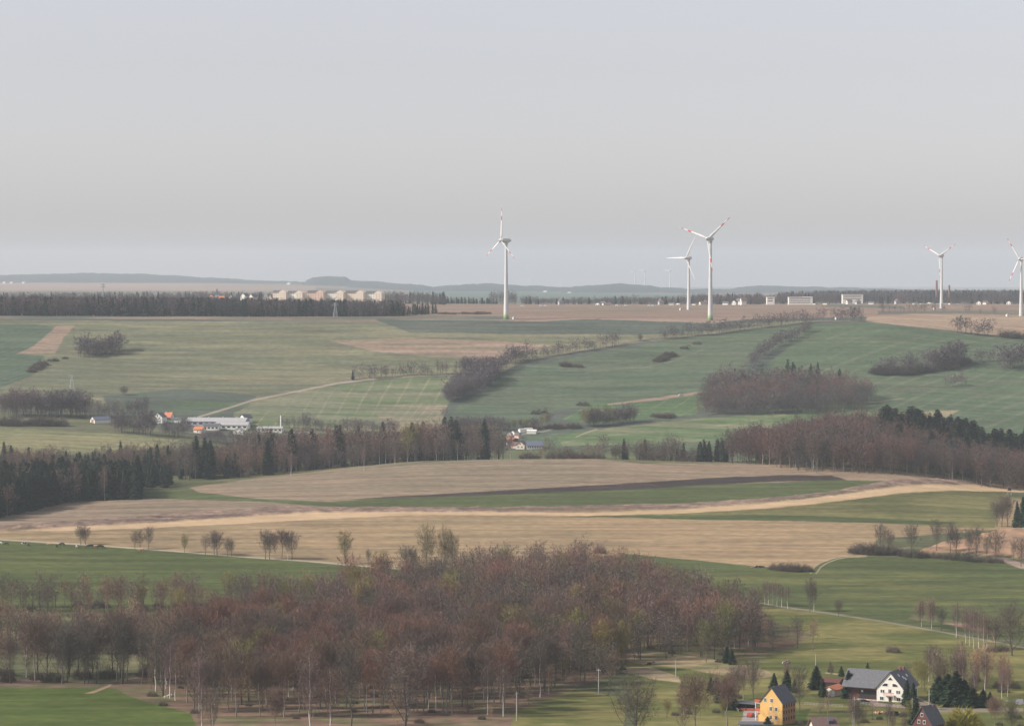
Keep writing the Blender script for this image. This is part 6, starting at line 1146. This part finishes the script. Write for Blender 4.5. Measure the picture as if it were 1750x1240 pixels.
# ------------------------------------------------------------------ piles and stones
def heap(name, label, cat, u, v, w, h, mats_, n, seed, kind='log', dmin=900):
    r = random.Random(seed); p = at(u, v, dmin); root = thing(name, label, cat, p, r.random()); m = MB()
    for k in range(n):
        x = r.gauss(0, w * .3); y = r.gauss(0, w * .16); z = r.random() * h * max(0, 1 - abs(x) / w); a = r.gauss(0, .35 if kind == 'log' else 1.5); L = w * (.28 if kind == 'log' else .13) * r.uniform(.6, 1.3)
        m.tube([(x - math.cos(a) * L, y - math.sin(a) * L, z + .1), (x + math.cos(a) * L, y + math.sin(a) * L, z + r.random() * .4 + .1)], [r.uniform(.10, .22) * (1 if kind == 'log' else 2.4), r.uniform(.08, .2) * (1 if kind == 'log' else 1.8)], 6, r.randrange(len(mats_)))
    m.build(name.split('_')[0] + 's' if kind == 'log' else 'lumps', mats_, root)
heap('log_pile', 'pile of pale and dark logs on the dry meadow beside the big wood', 'log pile', 1113, 1135, 5, .9, [W_CRE, CHM, WPOLE, M_BARK], 26, 5); heap('brush_pile', 'reddish brush pile with white bits above the small spruces', 'brush pile', 1343, 1133, 2.6, 1.2, [CHM, W_PIN, FRM, CHM], 26, 6)
heap('farm_harrow', 'red and dark harrow-like implement on the edge of the tan field', 'farm implement', 1296, 969, 4.2, .9, [CHM, TYR, W_PIN], 26, 8); heap('stone_heap', 'pale stones at the edge of the wood beside the bright meadow', 'stones', 290, 1190, 2.6, .5, [CONC, W_CRE], 12, 9, 'stone')
heap('brush_heap', 'dark brush heap in the garden below the farmhouse', 'brush heap', 1527, 1222, 2.6, 1.5, [M_BARK, DRK], 60, 12); heap('rubble_heap', 'orange-brown rubble left of the dark brush heap', 'rubble', 1502, 1219, 2.6, .5, [W_ORG, W_PIN], 18, 13, 'stone')

# yard things round the farmhouse and the yellow house
def fence(u1, v1, u2, v2, label, n, h=1.1, wood_=True):
    a = at(u1, v1); b = at(u2, v2); root = thing('garden_fence', label, 'fence', a); m = MB(); q = MB()
    for k in range(n + 1):
        t = k / n; x, y = (b.x - a.x) * t, (b.y - a.y) * t; z = gz(a.x + x, a.y + y) - a.z; m = MB().box(x - .07, x + .07, y - .07, y + .07, z - .4, z + h); m.build('post', [WPOLE], root)
        if k < n:
            x2, y2 = (b.x - a.x) * (k + 1) / n, (b.y - a.y) * (k + 1) / n; z2 = gz(a.x + x2, a.y + y2) - a.z
            for hh in (.4, .85): q.tube([(x, y, z + h * hh), (x2, y2, z2 + h * hh)], .05, 4)
    q.build('rails', [WPOLE], root)
fence(1470, 1203, 1545, 1210, 'low garden fence below the white farmhouse', 14); fence(1375, 1204, 1440, 1208, 'low fence across the lawn left of the barn', 12); fence(1262, 1216, 1240, 1200, 'short fence beside the carport', 6)
car(1476, 1201, 'dark car parked in front of the brown barn wall', 'dark', yaw=15); car(1283, 1224, 'red car standing on the grey yard beside the yellow house', 'red', yaw=70)
# ------------------------------------------------------------------ haze: one closed box of thin air round camera and scene
hm = bpy.data.materials.new('haze_air'); hm.use_nodes = True; nt = hm.node_tree; nt.nodes.clear()
out = nt.nodes.new('ShaderNodeOutputMaterial'); pv = nt.nodes.new('ShaderNodeVolumePrincipled')
pv.inputs['Color'].default_value = (*HAZE_COL, 1); pv.inputs['Density'].default_value = HAZE_DENSITY; pv.inputs['Anisotropy'].default_value = 0.0
nt.links.new(pv.outputs[0], out.inputs['Volume'])
tag(MB().box(-7000, 7000, -400, 24500, -260, CAMZ + 150).build('haze', hm), kind='stuff')
